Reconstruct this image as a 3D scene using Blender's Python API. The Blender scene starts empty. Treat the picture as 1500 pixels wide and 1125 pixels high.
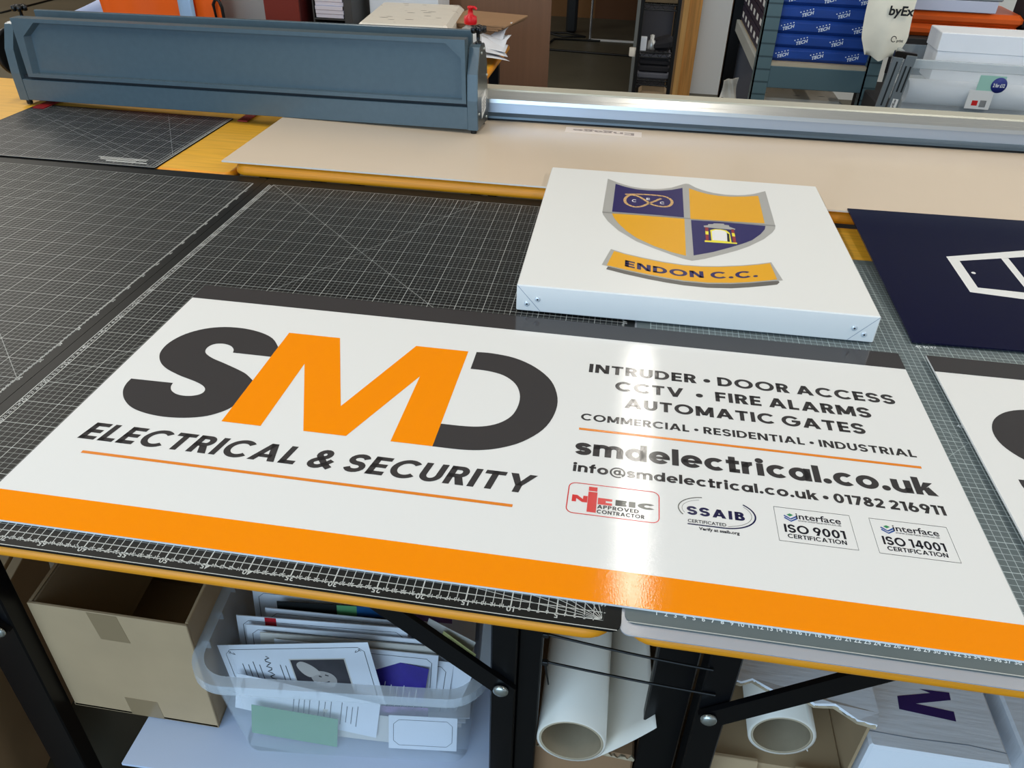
import bpy, math, random
from mathutils import Vector, Matrix, Euler
random.seed(7)
scene = bpy.context.scene
COL = scene.collection
TZ = 0.76                       # height of the cutting mats above the floor (m); all builders below work in cm from there
# ------------------------------------------------------------------ camera, world, lights, exposure
def make_camera():
    c = bpy.data.cameras.new('camera'); c.sensor_width = 36; c.lens = 1149.15 * 36 / 1500; c.clip_start = .02
    o = bpy.data.objects.new('camera', c); COL.objects.link(o)
    p, y, r = .6004, .1333, .0315
    f = Vector((-math.sin(y)*math.cos(p), math.cos(y)*math.cos(p), -math.sin(p)))
    rt = Vector((math.cos(y), math.sin(y), 0)); up = rt.cross(f)
    R = rt*math.cos(r) + up*math.sin(r); U = up*math.cos(r) - rt*math.sin(r)
    m = Matrix(((R.x, U.x, -f.x), (R.y, U.y, -f.y), (R.z, U.z, -f.z))).to_4x4()
    m.translation = Vector((-.030672, -.562174, .681932 + TZ))
    o.matrix_world = m
    scene.camera = o
make_camera()
w = bpy.data.worlds.new('world'); scene.world = w; w.use_nodes = True
w.node_tree.nodes['Background'].inputs[0].default_value = (.80, .9, 1.0, 1)
w.node_tree.nodes['Background'].inputs[1].default_value = .36
def area(name, loc, target, sx, sy, power, col):
    l = bpy.data.lights.new(name, 'AREA'); l.shape = 'RECTANGLE'; l.size = sx; l.size_y = sy; l.energy = power; l.color = col
    o = bpy.data.objects.new(name, l); COL.objects.link(o); o.location = loc
    d = Vector(target) - Vector(loc); o.rotation_euler = d.to_track_quat('-Z', 'Y').to_euler()
    return o
# daylight through the open roller door behind and to the left of the photographer
area('roller_door_daylight', (-1.3, -3.4, 1.75), (-.3, .6, .9), 3.6, 2.6, 104, (.50, .74, 1.0))
# ceiling battens, the last three added to brighten tables and left floor, each 2.4 m long, running away from the photographer
for bx_, by_, pw in ((.23, 3.12, 14), (4.4, 3.3, 68), (-4.2, 3.3, 70), (-1.5, .4, 30), (1.9, .4, 31), (-8.2, 5.4, 110)):
    lo = area('batten_and_fill_light', (bx_, by_, 3.06), (bx_, by_, 0), .11, 2.4, pw, (1.0, .95, .86))
scene.view_settings.view_transform = 'Standard'; scene.view_settings.look = 'None'
scene.view_settings.gamma = 1.0; scene.view_settings.use_curve_mapping = False
scene.view_settings.exposure = 0.32
# ------------------------------------------------------------------ materials
def lin(r, g, b):
    f = lambda c: (c/255/12.92) if c/255 <= .04045 else ((c/255+.055)/1.055)**2.4
    return (f(r), f(g), f(b), 1)
def mat(name, rgb, rough=.5, metal=0, noise=0, nscale=20, stretch=(1, 1, 1), bump=0, bscale=60, coat=0, trans=0, ior=1.45, alpha=1, spec=.5):
    m = bpy.data.materials.new(name); m.use_nodes = True
    nt = m.node_tree; b = nt.nodes['Principled BSDF']
    c = lin(*rgb)
    b.inputs['Base Color'].default_value = c; b.inputs['Roughness'].default_value = rough; b.inputs['Metallic'].default_value = metal
    b.inputs['Coat Weight'].default_value = coat; b.inputs['Transmission Weight'].default_value = trans; b.inputs['IOR'].default_value = ior
    b.inputs['Alpha'].default_value = alpha; b.inputs['Specular IOR Level'].default_value = spec
    b.inputs['Coat Roughness'].default_value = .05
    if noise or bump:
        tc = nt.nodes.new('ShaderNodeTexCoord'); mp = nt.nodes.new('ShaderNodeMapping'); mp.inputs['Scale'].default_value = stretch
        nt.links.new(tc.outputs['Object'], mp.inputs['Vector'])
    if noise:
        n = nt.nodes.new('ShaderNodeTexNoise'); n.inputs['Scale'].default_value = nscale; n.inputs['Detail'].default_value = 5
        nt.links.new(mp.outputs[0], n.inputs['Vector'])
        rp = nt.nodes.new('ShaderNodeMapRange'); rp.inputs[1].default_value = .3; rp.inputs[2].default_value = .7
        rp.inputs[3].default_value = 1-noise; rp.inputs[4].default_value = 1+noise
        nt.links.new(n.outputs[0], rp.inputs[0])
        mx = nt.nodes.new('ShaderNodeVectorMath'); mx.operation = 'SCALE'; mx.inputs[0].default_value = c[:3]
        nt.links.new(rp.outputs[0], mx.inputs['Scale']); nt.links.new(mx.outputs[0], b.inputs['Base Color'])
    if bump:
        n2 = nt.nodes.new('ShaderNodeTexNoise'); n2.inputs['Scale'].default_value = bscale; n2.inputs['Detail'].default_value = 2
        nt.links.new(mp.outputs[0], n2.inputs['Vector'])
        bp = nt.nodes.new('ShaderNodeBump'); bp.inputs['Strength'].default_value = bump; bp.inputs['Distance'].default_value = .001
        nt.links.new(n2.outputs[0], bp.inputs['Height']); nt.links.new(bp.outputs[0], b.inputs['Normal'])
    return m
def mat_mat(name, base, line, x0, x1, y0, y1, minor=.055, major=.085, amt_minor=.55, rough=.45, diag=None, wear=.15):
    """printed cutting mat: 1 cm and 5 cm grid inside a rectangle (object space, cm*0.01), plain border outside"""
    m = bpy.data.materials.new(name); m.use_nodes = True; nt = m.node_tree; N = nt.nodes; L = nt.links
    b = N['Principled BSDF']; b.inputs['Roughness'].default_value = rough; b.inputs['Specular IOR Level'].default_value = .16
    tc = N.new('ShaderNodeTexCoord'); sp = N.new('ShaderNodeSeparateXYZ'); L.new(tc.outputs['Object'], sp.inputs[0])
    def mth(op, a, bb=None, c=None):
        n = N.new('ShaderNodeMath'); n.operation = op
        for i, v in enumerate((a, bb, c)):
            if v is None: continue
            if isinstance(v, (int, float)): n.inputs[i].default_value = v
            else: L.new(v, n.inputs[i])
        return n.outputs[0]
    X = mth('MULTIPLY', sp.outputs[0], 100); Y = mth('MULTIPLY', sp.outputs[1], 100)
    def lines(v, period, width):
        a = mth('DIVIDE', v, period); fr = mth('FRACT', mth('ADD', a, 100.5)); d = mth('ABSOLUTE', mth('SUBTRACT', fr, .5))
        return mth('LESS_THAN', d, width/2/period)
    def inside(v, a, c): return mth('MULTIPLY', mth('GREATER_THAN', v, a), mth('LESS_THAN', v, c))
    mn = mth('MULTIPLY', mth('MAXIMUM', lines(X, 1, minor), lines(Y, 1, minor)), amt_minor)
    mj = mth('MAXIMUM', lines(X, 5, major), lines(Y, 5, major))
    g = mth('MAXIMUM', mn, mth('MULTIPLY', mj, .95))
    if diag:
        for (a, bb, c) in diag:
            d = mth('ABSOLUTE', mth('SUBTRACT', mth('ADD', mth('MULTIPLY', X, a), mth('MULTIPLY', Y, bb)), c))
            g = mth('MAXIMUM', g, mth('MULTIPLY', mth('LESS_THAN', d, .05), .45))
    msk = mth('MULTIPLY', inside(X, x0-.06, x1+.06), inside(Y, y0-.06, y1+.06)); g = mth('MULTIPLY', g, msk)
    no = N.new('ShaderNodeTexNoise'); no.inputs['Scale'].default_value = 9; no.inputs['Detail'].default_value = 6; L.new(tc.outputs['Object'], no.inputs['Vector'])
    sc = mth('ADD', mth('MULTIPLY', mth('SUBTRACT', no.outputs[0], .5), wear*2), 1)
    vm = N.new('ShaderNodeVectorMath'); vm.operation = 'SCALE'; vm.inputs[0].default_value = lin(*base)[:3]; L.new(sc, vm.inputs['Scale'])
    mx = N.new('ShaderNodeMix'); mx.data_type = 'RGBA'; L.new(g, mx.inputs[0]); L.new(vm.outputs[0], mx.inputs[6]); mx.inputs[7].default_value = lin(*line)
    L.new(mx.outputs[2], b.inputs['Base Color'])
    return m
def mat_print(name, base, ink, scale, thresh=.62, stretch=(1, 3, 1), rough=.4):
    """film wrap printed with scattered small dark dashes"""
    m = bpy.data.materials.new(name); m.use_nodes = True; nt = m.node_tree; N = nt.nodes; L = nt.links; b = N['Principled BSDF']
    b.inputs['Roughness'].default_value = rough
    tc = N.new('ShaderNodeTexCoord'); mp = N.new('ShaderNodeMapping'); mp.inputs['Scale'].default_value = stretch; mp.inputs['Rotation'].default_value = (.2, .1, .5)
    L.new(tc.outputs['Object'], mp.inputs[0])
    v = N.new('ShaderNodeTexVoronoi'); v.inputs['Scale'].default_value = scale; v.inputs['Randomness'].default_value = .6; L.new(mp.outputs[0], v.inputs['Vector'])
    lt = N.new('ShaderNodeMath'); lt.operation = 'LESS_THAN'; lt.inputs[1].default_value = thresh; L.new(v.outputs['Distance'], lt.inputs[0])
    mx = N.new('ShaderNodeMix'); mx.data_type = 'RGBA'; L.new(lt.outputs[0], mx.inputs[0]); mx.inputs[6].default_value = lin(*base); mx.inputs[7].default_value = lin(*ink)
    L.new(mx.outputs[2], b.inputs['Base Color'])
    n2 = N.new('ShaderNodeTexNoise'); n2.inputs['Scale'].default_value = 14; L.new(tc.outputs['Object'], n2.inputs['Vector'])
    bp = N.new('ShaderNodeBump'); bp.inputs['Strength'].default_value = .5; bp.inputs['Distance'].default_value = .01
    L.new(n2.outputs[0], bp.inputs['Height']); L.new(bp.outputs[0], b.inputs['Normal'])
    return m
M = dict(
 sign_white=mat('sign_white', (229, 228, 225), .07, bump=.06, bscale=520),
 orange=mat('sign_orange', (250, 142, 0), .07, bump=.06, bscale=520),
 dark=mat('sign_charcoal', (62, 59, 59), .09, bump=.06, bscale=520),
 rule=mat('sign_rule_orange', (226, 130, 40), .2),
 badge_red=mat('badge_red', (205, 40, 40), .2), badge_ink=mat('badge_black', (35, 33, 40), .2), badge_navy=mat('badge_navy', (30, 28, 70), .2),
 badge_grey=mat('badge_grey', (95, 95, 90), .2), badge_blue=mat('badge_blue', (45, 80, 150), .2), badge_green=mat('badge_green', (60, 140, 90), .2),
 tray=mat('tray_white', (233, 232, 228), .22), rivet=mat('rivet_metal', (215, 222, 228), .3, .3), hole=mat('rivet_hole', (30, 30, 32), .6),
 crest_grey=mat('crest_grey', (172, 170, 165), .3), crest_line=mat('crest_line', (140, 138, 134), .3), crest_navy=mat('crest_navy', (38, 30, 92), .3), crest_gold=mat('crest_gold', (232, 168, 22), .3),
 crest_shade=mat('crest_dark_grey', (104, 100, 94), .3), rope=mat('rope_tan', (214, 172, 108), .4), crest_white=mat('crest_white', (236, 234, 232), .3),
 crest_red=mat('crest_red', (150, 45, 45), .3), crest_yellow=mat('crest_yellow', (240, 228, 60), .3), seam=mat('seam', (140, 150, 165), .4),
 navy=mat('navy_gloss', (6, 6, 42), .1, spec=.4), navy_edge=mat('navy_edge', (16, 14, 40), .3),
 wood=mat('yellow_wood', (224, 168, 50), .45, noise=.14, nscale=7, stretch=(1.2, 22, 22), coat=.15),
 wood_edge=mat('yellow_wood_edge', (226, 146, 22), .45, noise=.12, nscale=9, stretch=(1.5, 10, 60)),
 steel_black=mat('black_steel', (9, 9, 11), .35, spec=.3), bolt=mat('bolt_zinc', (190, 195, 190), .3, .9),
 acrylic=mat('acrylic_masked', (214, 195, 172), .22, noise=.02, nscale=3), acrylic_edge=mat('acrylic_edge', (235, 225, 212), .3),
 clear_sheet=mat('clear_sheet', (192, 195, 202), .15, trans=.35, ior=1.45), sticker=mat('sticker', (226, 212, 200), .4), sticker_ink=mat('sticker_ink', (150, 135, 128), .5),
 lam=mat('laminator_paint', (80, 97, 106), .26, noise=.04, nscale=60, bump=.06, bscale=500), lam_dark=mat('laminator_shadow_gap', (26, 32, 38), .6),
 lam_end=mat('laminator_end_plate', (95, 98, 95), .28, .7), rubber=mat('black_rubber', (18, 18, 19), .55), knob=mat('black_plastic', (14, 14, 15), .25),
 label=mat('white_label', (225, 225, 222), .5), ink=mat('print_ink', (60, 60, 62), .6),
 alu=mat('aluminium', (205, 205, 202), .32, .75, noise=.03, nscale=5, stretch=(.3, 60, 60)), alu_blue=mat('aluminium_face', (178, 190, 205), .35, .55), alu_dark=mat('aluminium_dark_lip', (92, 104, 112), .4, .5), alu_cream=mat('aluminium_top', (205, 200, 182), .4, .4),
 red=mat('red_strip', (140, 22, 28), .5),
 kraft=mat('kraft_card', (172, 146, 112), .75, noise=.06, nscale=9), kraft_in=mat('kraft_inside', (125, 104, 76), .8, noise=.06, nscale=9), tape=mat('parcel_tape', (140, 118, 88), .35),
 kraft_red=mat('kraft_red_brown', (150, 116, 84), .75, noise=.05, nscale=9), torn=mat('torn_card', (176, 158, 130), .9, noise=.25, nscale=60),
 white_box=mat('white_coated_card', (236, 238, 242), .5, noise=.04, nscale=5, stretch=(1, 8, 1), bump=.5, bscale=18), purple=mat('purple_print', (52, 32, 96), .5),
 tub=mat('clear_polypropylene', (222, 230, 238), .12, trans=.0, alpha=.16), tub_lip=mat('clear_polypropylene_lip', (222, 230, 236), .15, alpha=.32),
 paper=mat('paper', (225, 228, 234), .6), paper_warm=mat('paper_warm', (206, 200, 190), .6), paper_grey=mat('paper_grey', (60, 64, 70), .5),
 photo=mat('photo_dark', (62, 58, 62), .35, noise=.2, nscale=30), photo_skin=mat('photo_light', (172, 164, 158), .4), hat=mat('photo_hat', (190, 182, 174), .4),
 card_purple=mat('card_purple', (58, 46, 140), .35, noise=.15, nscale=40), card_blue=mat('card_blue', (30, 80, 130), .35, noise=.3, nscale=25), card_green=mat('card_green', (90, 150, 100), .5), card_red=mat('card_red', (176, 22, 36), .5), card_black=mat('card_black', (28, 30, 30), .4), card_lilac=mat('card_lilac', (150, 110, 165), .5, noise=.3, nscale=60), card_yellow=mat('card_yellow', (200, 196, 130), .5),
 vinyl=mat('white_vinyl', (228, 220, 206), .4), core=mat('roll_core_card', (176, 160, 134), .8, noise=.08, nscale=25), foam=mat('white_board', (192, 204, 226), .6),
 concrete=mat('concrete_floor', (88, 84, 70), .5, noise=.12, nscale=3), wall_brown=mat('wall_brown', (92, 56, 26), .7), wall_tan=mat('wall_tan', (120, 82, 42), .7), wall_grey=mat('wall_grey', (222, 224, 222), .7), wall_dark=mat('wall_dark', (70, 66, 60), .8),
 mdf=mat('brown_board', (128, 92, 68), .6, noise=.06, nscale=5, stretch=(12, 12, .5)), timber=mat('pine_timber', (206, 146, 76), .6, noise=.25, nscale=4, stretch=(14, 14, .7)), timber2=mat('pine_timber_grey', (165, 132, 92), .65, noise=.15, nscale=4, stretch=(14, 14, .7)),
 timber3=mat('pine_timber_light', (226, 174, 104), .6, noise=.15, nscale=4, stretch=(14, 14, .7)),
 ceiling=mat('ceiling_white', (210, 210, 206), .8), chrome=mat('chrome', (220, 220, 225), .15, 1), wire=mat('black_wire', (18, 18, 18), .4),
 frame_grey=mat('door_frame_grey', (140, 142, 138), .5), rack_cloth=mat('dark_cloth', (40, 38, 42), .8), rack_grey=mat('grey_cloth', (105, 105, 112), .8), glass=mat('bottle_clear', (205, 208, 205), .1, alpha=.45),
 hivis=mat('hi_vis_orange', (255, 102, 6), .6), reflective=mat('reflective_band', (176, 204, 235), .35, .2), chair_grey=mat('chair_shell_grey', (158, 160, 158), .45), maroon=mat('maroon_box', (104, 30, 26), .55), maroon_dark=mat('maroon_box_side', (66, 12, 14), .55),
 organiser=mat('charcoal_tray', (58, 60, 62), .5), film_box=mat_print('film_wrap_print', (226, 219, 206), (92, 78, 72), 9, .15, (1, 4, 1)),
 film_box2=mat_print('film_wrap_print_small', (206, 196, 180), (50, 46, 46), 9, .15, (1, 4, 1)),
 cap_red=mat('red_cap', (220, 22, 34), .4), shelf_teal=mat('shelf_paint', (78, 100, 106), .4), shelf_side=mat('shelf_side_pale', (168, 170, 164), .5), shelf_board=mat('shelf_board', (178, 164, 140), .6),
 slot=mat('slot_dark', (22, 28, 30), .6), mini_box=mat('dark_box', (44, 36, 54), .5), pack_blue=mat('blue_film', (26, 64, 140), .35, noise=.15, nscale=9, stretch=(1, 1, 4), bump=.6, bscale=14), pack_ink=mat('pack_white_ink', (222, 228, 236), .5),
 tote=mat('calico', (238, 230, 210), .85, noise=.04, nscale=16, bump=.4, bscale=14), tote_ink=mat('tote_ink', (28, 28, 30), .8), tub2=mat('clear_tub', (215, 224, 228), .12, alpha=.22), tub2_lip=mat('clear_tub_rim', (205, 214, 218), .15, alpha=.45),
 orange_film=mat('orange_film', (222, 92, 24), .4, noise=.1, nscale=8, bump=.6, bscale=12), grey_box=mat('grey_box', (140, 142, 144), .5), ream=mat('paper_ream', (205, 206, 222), .5), tag_green=mat('tag_green', (160, 205, 190), .5), tag_blue=mat('tag_blue', (38, 50, 130), .5),
 bracket=mat('bracket_grey', (120, 128, 132), .4, .3), cable=mat('black_cable', (20, 20, 20), .5), fabric_blue=mat('pale_blue_cloth', (176, 186, 214), .7), bench=mat('dark_bench', (46, 44, 44), .7), batten=mat('batten_white', (225, 225, 222), .5),
)
M['mat_a'] = mat_mat('cutting_mat_black', (21, 22, 21), (205, 208, 204), 0, 85, 0, 115, minor=.045, major=.075, amt_minor=.6, diag=[(.7071, .7071, 81.3), (.866, -.5, -14)])
M['mat_r'] = mat_mat('cutting_mat_grey', (96, 105, 106), (188, 200, 200), 0, 118, 4, 98, minor=.07, major=.1, amt_minor=.75, rough=.3, diag=[(.7071, -.7071, 3.5), (.7071, .7071, 60)])
M['mat_s'] = mat_mat('cutting_mat_small', (24, 26, 28), (196, 200, 200), 1, 61, 1, 43, diag=[(.5, .866, 34), (.53, .848, 32.5), (.43, .903, 41.5), (.866, .5, 58)], rough=.4)
M['mat_ink'] = mat('mat_white_ink', (190, 192, 188), .5)
M['mat_ink2'] = mat('mat_grey_white_ink', (225, 230, 230), .5)
def slot_mat(name, base, dark, period, width):
    m = bpy.data.materials.new(name); m.use_nodes = True; nt = m.node_tree; N = nt.nodes; L = nt.links; b = N['Principled BSDF']; b.inputs['Roughness'].default_value = .4
    tc = N.new('ShaderNodeTexCoord'); sp = N.new('ShaderNodeSeparateXYZ'); L.new(tc.outputs['Object'], sp.inputs[0])
    a = N.new('ShaderNodeMath'); a.operation = 'DIVIDE'; a.inputs[1].default_value = period; L.new(sp.outputs[2], a.inputs[0])
    f = N.new('ShaderNodeMath'); f.operation = 'FRACT'; L.new(a.outputs[0], f.inputs[0])
    l = N.new('ShaderNodeMath'); l.operation = 'LESS_THAN'; l.inputs[1].default_value = width; L.new(f.outputs[0], l.inputs[0])
    mx = N.new('ShaderNodeMix'); mx.data_type = 'RGBA'; L.new(l.outputs[0], mx.inputs[0]); mx.inputs[6].default_value = lin(*base); mx.inputs[7].default_value = lin(*dark)
    L.new(mx.outputs[2], b.inputs['Base Color']); return m
M['post_slots'] = slot_mat('shelf_post_slotted', (84, 106, 110), (52, 70, 74), .05, .14)
# ------------------------------------------------------------------ mesh builder (cm)
class MB:
    def __init__(s): s.v = []; s.f = []; s.sm = []
    def add(s, vs, fs, smooth=False):
        n = len(s.v); s.v += [tuple(v) for v in vs]
        for f in fs: s.f.append(tuple(i+n for i in f)); s.sm.append(smooth)
        return s
    def box(s, x0, x1, y0, y1, z0, z1, bev=0, fn=None):
        if bev <= 0:
            vs = [(x, y, z) for z in (z0, z1) for y in (y0, y1) for x in (x0, x1)]
            fs = [(0, 2, 3, 1), (4, 5, 7, 6), (0, 1, 5, 4), (2, 6, 7, 3), (0, 4, 6, 2), (1, 3, 7, 5)]
        else:
            b = min(bev, (x1-x0)/2.01, (y1-y0)/2.01, (z1-z0)/2.01); vs = []; fs = []
            rings = [(z0, b), (z0+b, 0), (z1-b, 0), (z1, b)]
            for z, ins in rings:
                a0, a1, c0, c1 = x0+ins, x1-ins, y0+ins, y1-ins
                e = b*.3 if ins == 0 else 0
                e = b if ins == 0 else b*.6
                vs += [(a0+e, c0, z), (a1-e, c0, z), (a1, c0+e, z), (a1, c1-e, z), (a1-e, c1, z), (a0+e, c1, z), (a0, c1-e, z), (a0, c0+e, z)]
            fs = [tuple(range(7, -1, -1)), tuple(range(24, 32))]
            for r in range(3):
                for i in range(8): fs.append((r*8+i, r*8+(i+1) % 8, r*8+8+(i+1) % 8, r*8+8+i))
        if fn: vs = [fn(*v) for v in vs]
        return s.add(vs, fs)
    def prism(s, poly, z0, z1, fn=None):
        n = len(poly); vs = [(p[0], p[1], z0) for p in poly] + [(p[0], p[1], z1) for p in poly]
        fs = [tuple(range(n-1, -1, -1)), tuple(range(n, 2*n))] + [(i, (i+1) % n, n+(i+1) % n, n+i) for i in range(n)]
        if fn: vs = [fn(*v) for v in vs]
        return s.add(vs, fs)
    def poly(s, pts, fn):                    # a flat printed shape
        return s.add([fn(*p) for p in pts], [tuple(range(len(pts)))])
    def tube(s, path, r, n=10, closed=False, caps=True):
        path = [Vector(p) for p in path]; m = len(path); vs = []; fs = []
        up = Vector((0, 0, 1))
        for i, p in enumerate(path):
            a = path[(i-1) % m] if (closed or i) else p; b = path[(i+1) % m] if (closed or i < m-1) else p
            t = (b-a).normalized(); u = up.cross(t)
            if u.length < .05: u = Vector((1, 0, 0)).cross(t)
            u.normalize(); q = t.cross(u); rr = r[i] if isinstance(r, (list, tuple)) else r
            for k in range(n):
                a_ = 2*math.pi*k/n; vs.append(p + u*rr*math.cos(a_) + q*rr*math.sin(a_))
        for i in range(m if closed else m-1):
            for k in range(n): fs.append((i*n+k, i*n+(k+1) % n, ((i+1) % m)*n+(k+1) % n, ((i+1) % m)*n+k))
        s.add(vs, fs, True)
        if caps and not closed:
            s.add(vs[:n], [tuple(range(n-1, -1, -1))]); s.add(vs[-n:], [tuple(range(n))])
        return s
    def lathe(s, prof, c=(0, 0, 0), axis='z', n=24):
        vs = []; fs = []
        for r, h in prof:
            for k in range(n):
                a = 2*math.pi*k/n; x, y = r*math.cos(a), r*math.sin(a)
                p = {'z': (x, y, h), 'x': (h, x, y), 'y': (y, h, x)}[axis]
                vs.append((p[0]+c[0], p[1]+c[1], p[2]+c[2]))
        for i in range(len(prof)-1):
            for k in range(n): fs.append((i*n+k, i*n+(k+1) % n, (i+1)*n+(k+1) % n, (i+1)*n+k))
        s.add(vs, fs, True)
        if prof[0] == prof[-1]: return s
        for i, rev in ((0, 1), (len(prof)-1, 0)):
            if prof[i][0] > .01:
                ring = vs[i*n:(i+1)*n]; s.add(ring, [tuple(range(n-1, -1, -1)) if rev else tuple(range(n))])
        return s
    def grid(s, fn, nu, nv, smooth=True):
        vs = [fn(i/nu, j/nv) for j in range(nv+1) for i in range(nu+1)]
        fs = [(j*(nu+1)+i, j*(nu+1)+i+1, (j+1)*(nu+1)+i+1, (j+1)*(nu+1)+i) for j in range(nv) for i in range(nu)]
        return s.add(vs, fs, smooth)
    def build(s, name, m, parent=None, loc=(0, 0, 0), rot=(0, 0, 0), solid=0):
        me = bpy.data.meshes.new(name); me.from_pydata([(a*.01, b*.01, c*.01) for a, b, c in s.v], [], s.f)
        me.materials.append(M[m] if isinstance(m, str) else m)
        for p, q in zip(me.polygons, s.sm): p.use_smooth = q
        me.update()
        o = bpy.data.objects.new(name, me); COL.objects.link(o)
        o.location = (loc[0]*.01, loc[1]*.01, loc[2]*.01 + (0 if parent else TZ)); o.rotation_euler = rot
        if parent: o.parent = parent
        if solid:
            md = o.modifiers.new('thickness', 'SOLIDIFY'); md.thickness = solid*.01; md.offset = -1
        return o
def tag(o, label=None, cat=None, group=None, kind=None):
    if label: o['label'] = label
    if cat: o['category'] = cat
    if group: o['group'] = group
    if kind: o['kind'] = kind
    return o
def thing(name, label, cat, loc=(0, 0, 0), rot=(0, 0, 0), group=None):
    o = bpy.data.objects.new(name, None); COL.objects.link(o); o.empty_display_size = .05
    o.location = (loc[0]*.01, loc[1]*.01, loc[2]*.01+TZ); o.rotation_euler = rot
    return tag(o, label, cat, group)
def copy_tree(o, parent=None):
    c = o.copy(); COL.objects.link(c)
    if parent: c.parent = parent
    for ch in list(o.children): copy_tree(ch, c)
    return c
# ------------------------------------------------------------------ lettering
_tc = {}
def glyphs(txt, bold=0, spacing=1.0):
    k = (txt, bold, spacing)
    if k in _tc: return _tc[k]
    cu = bpy.data.curves.new('t', 'FONT'); cu.body = txt; cu.size = 1; cu.offset = bold; cu.space_character = spacing; cu.resolution_u = 4
    o = bpy.data.objects.new('t', cu); COL.objects.link(o)
    dg = bpy.context.evaluated_depsgraph_get(); me = bpy.data.meshes.new_from_object(o.evaluated_get(dg))
    vs = [(v.co.x, v.co.y) for v in me.vertices]; fs = [tuple(p.vertices) for p in me.polygons]
    bpy.data.objects.remove(o); bpy.data.curves.remove(cu); bpy.data.meshes.remove(me)
    out = []
    for f in fs:
        a = sum(vs[f[i]][0]*vs[f[(i+1) % len(f)]][1]-vs[f[(i+1) % len(f)]][0]*vs[f[i]][1] for i in range(len(f)))
        out.append(f if a > 0 else f[::-1])
    _tc[k] = (vs, out); return _tc[k]
def text(mb, txt, fn, u0, w0, cap, width=None, bold=.02, spacing=1.0, shear=0, bend=None, align='l', flip=False):
    """write txt with its baseline at w0 from u0; cap = capital height; width squeezes the line to an exact length; fn maps (u, w) to 3D"""
    vs, fs = glyphs(txt, bold, spacing)
    if not vs: return
    hv = glyphs('H', bold)[0]; y0 = min(v[1] for v in hv); ch = max(v[1] for v in hv) - y0
    x0 = min(v[0] for v in vs); x1 = max(v[0] for v in vs); sy = cap/ch
    if shear and width: width -= shear*cap
    sx = width/(x1-x0) if width else sy
    off = {'l': 0, 'c': -(x1-x0)*sx/2, 'r': -(x1-x0)*sx}[align]
    out = []
    for x, y in vs:
        u = (x-x0)*sx+off; w_ = (y-y0)*sy; u += shear*w_
        if flip: u, w_ = -u, -w_
        if bend: w_ += bend(u)
        out.append(fn(u0+u, w0+w_))
    mb.add(out, fs)
def smooth_poly(pts, corners, n=4):
    """closed outline through pts, rounded by Catmull-Rom except at the corner indices"""
    N_ = len(pts); out = []
    for i in range(N_):
        p1, p2 = pts[i], pts[(i+1) % N_]
        p0 = pts[i-1] if i not in corners else p1; p3 = pts[(i+2) % N_] if (i+1) % N_ not in corners else p2
        if i in corners and (i+1) % N_ in corners: out.append(p1); continue
        for k in range(n):
            t = k/n
            out.append(tuple(.5*((2*p1[j])+(-p0[j]+p2[j])*t+(2*p0[j]-5*p1[j]+4*p2[j]-p3[j])*t*t+(-p0[j]+3*p1[j]-3*p2[j]+p3[j])*t**3) for j in (0, 1)))
    return out
def stroke(mb, pts, wd, fn, closed=False):
    """flat line of constant width along pts"""
    n = len(pts); L_ = []; R_ = []
    for i, p in enumerate(pts):
        a = pts[(i-1) % n] if (closed or i) else p; b = pts[(i+1) % n] if (closed or i < n-1) else p
        dx, dy = b[0]-a[0], b[1]-a[1]; d = math.hypot(dx, dy) or 1; nx, ny = -dy/d*wd/2, dx/d*wd/2
        L_.append((p[0]+nx, p[1]+ny)); R_.append((p[0]-nx, p[1]-ny))
    for i in range(n if closed else n-1):
        j = (i+1) % n; mb.add([fn(*R_[i]), fn(*R_[j]), fn(*L_[j]), fn(*L_[i])], [(0, 1, 2, 3)])
def rrect(x0, x1, y0, y1, r, n=5):
    out = []
    for cx, cy, a0 in ((x1-r, y0+r, -90), (x1-r, y1-r, 0), (x0+r, y1-r, 90), (x0+r, y0+r, 180)):
        for k in range(n+1):
            a = math.radians(a0+90*k/n); out.append((cx+r*math.cos(a), cy+r*math.sin(a)))
    return out
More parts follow.
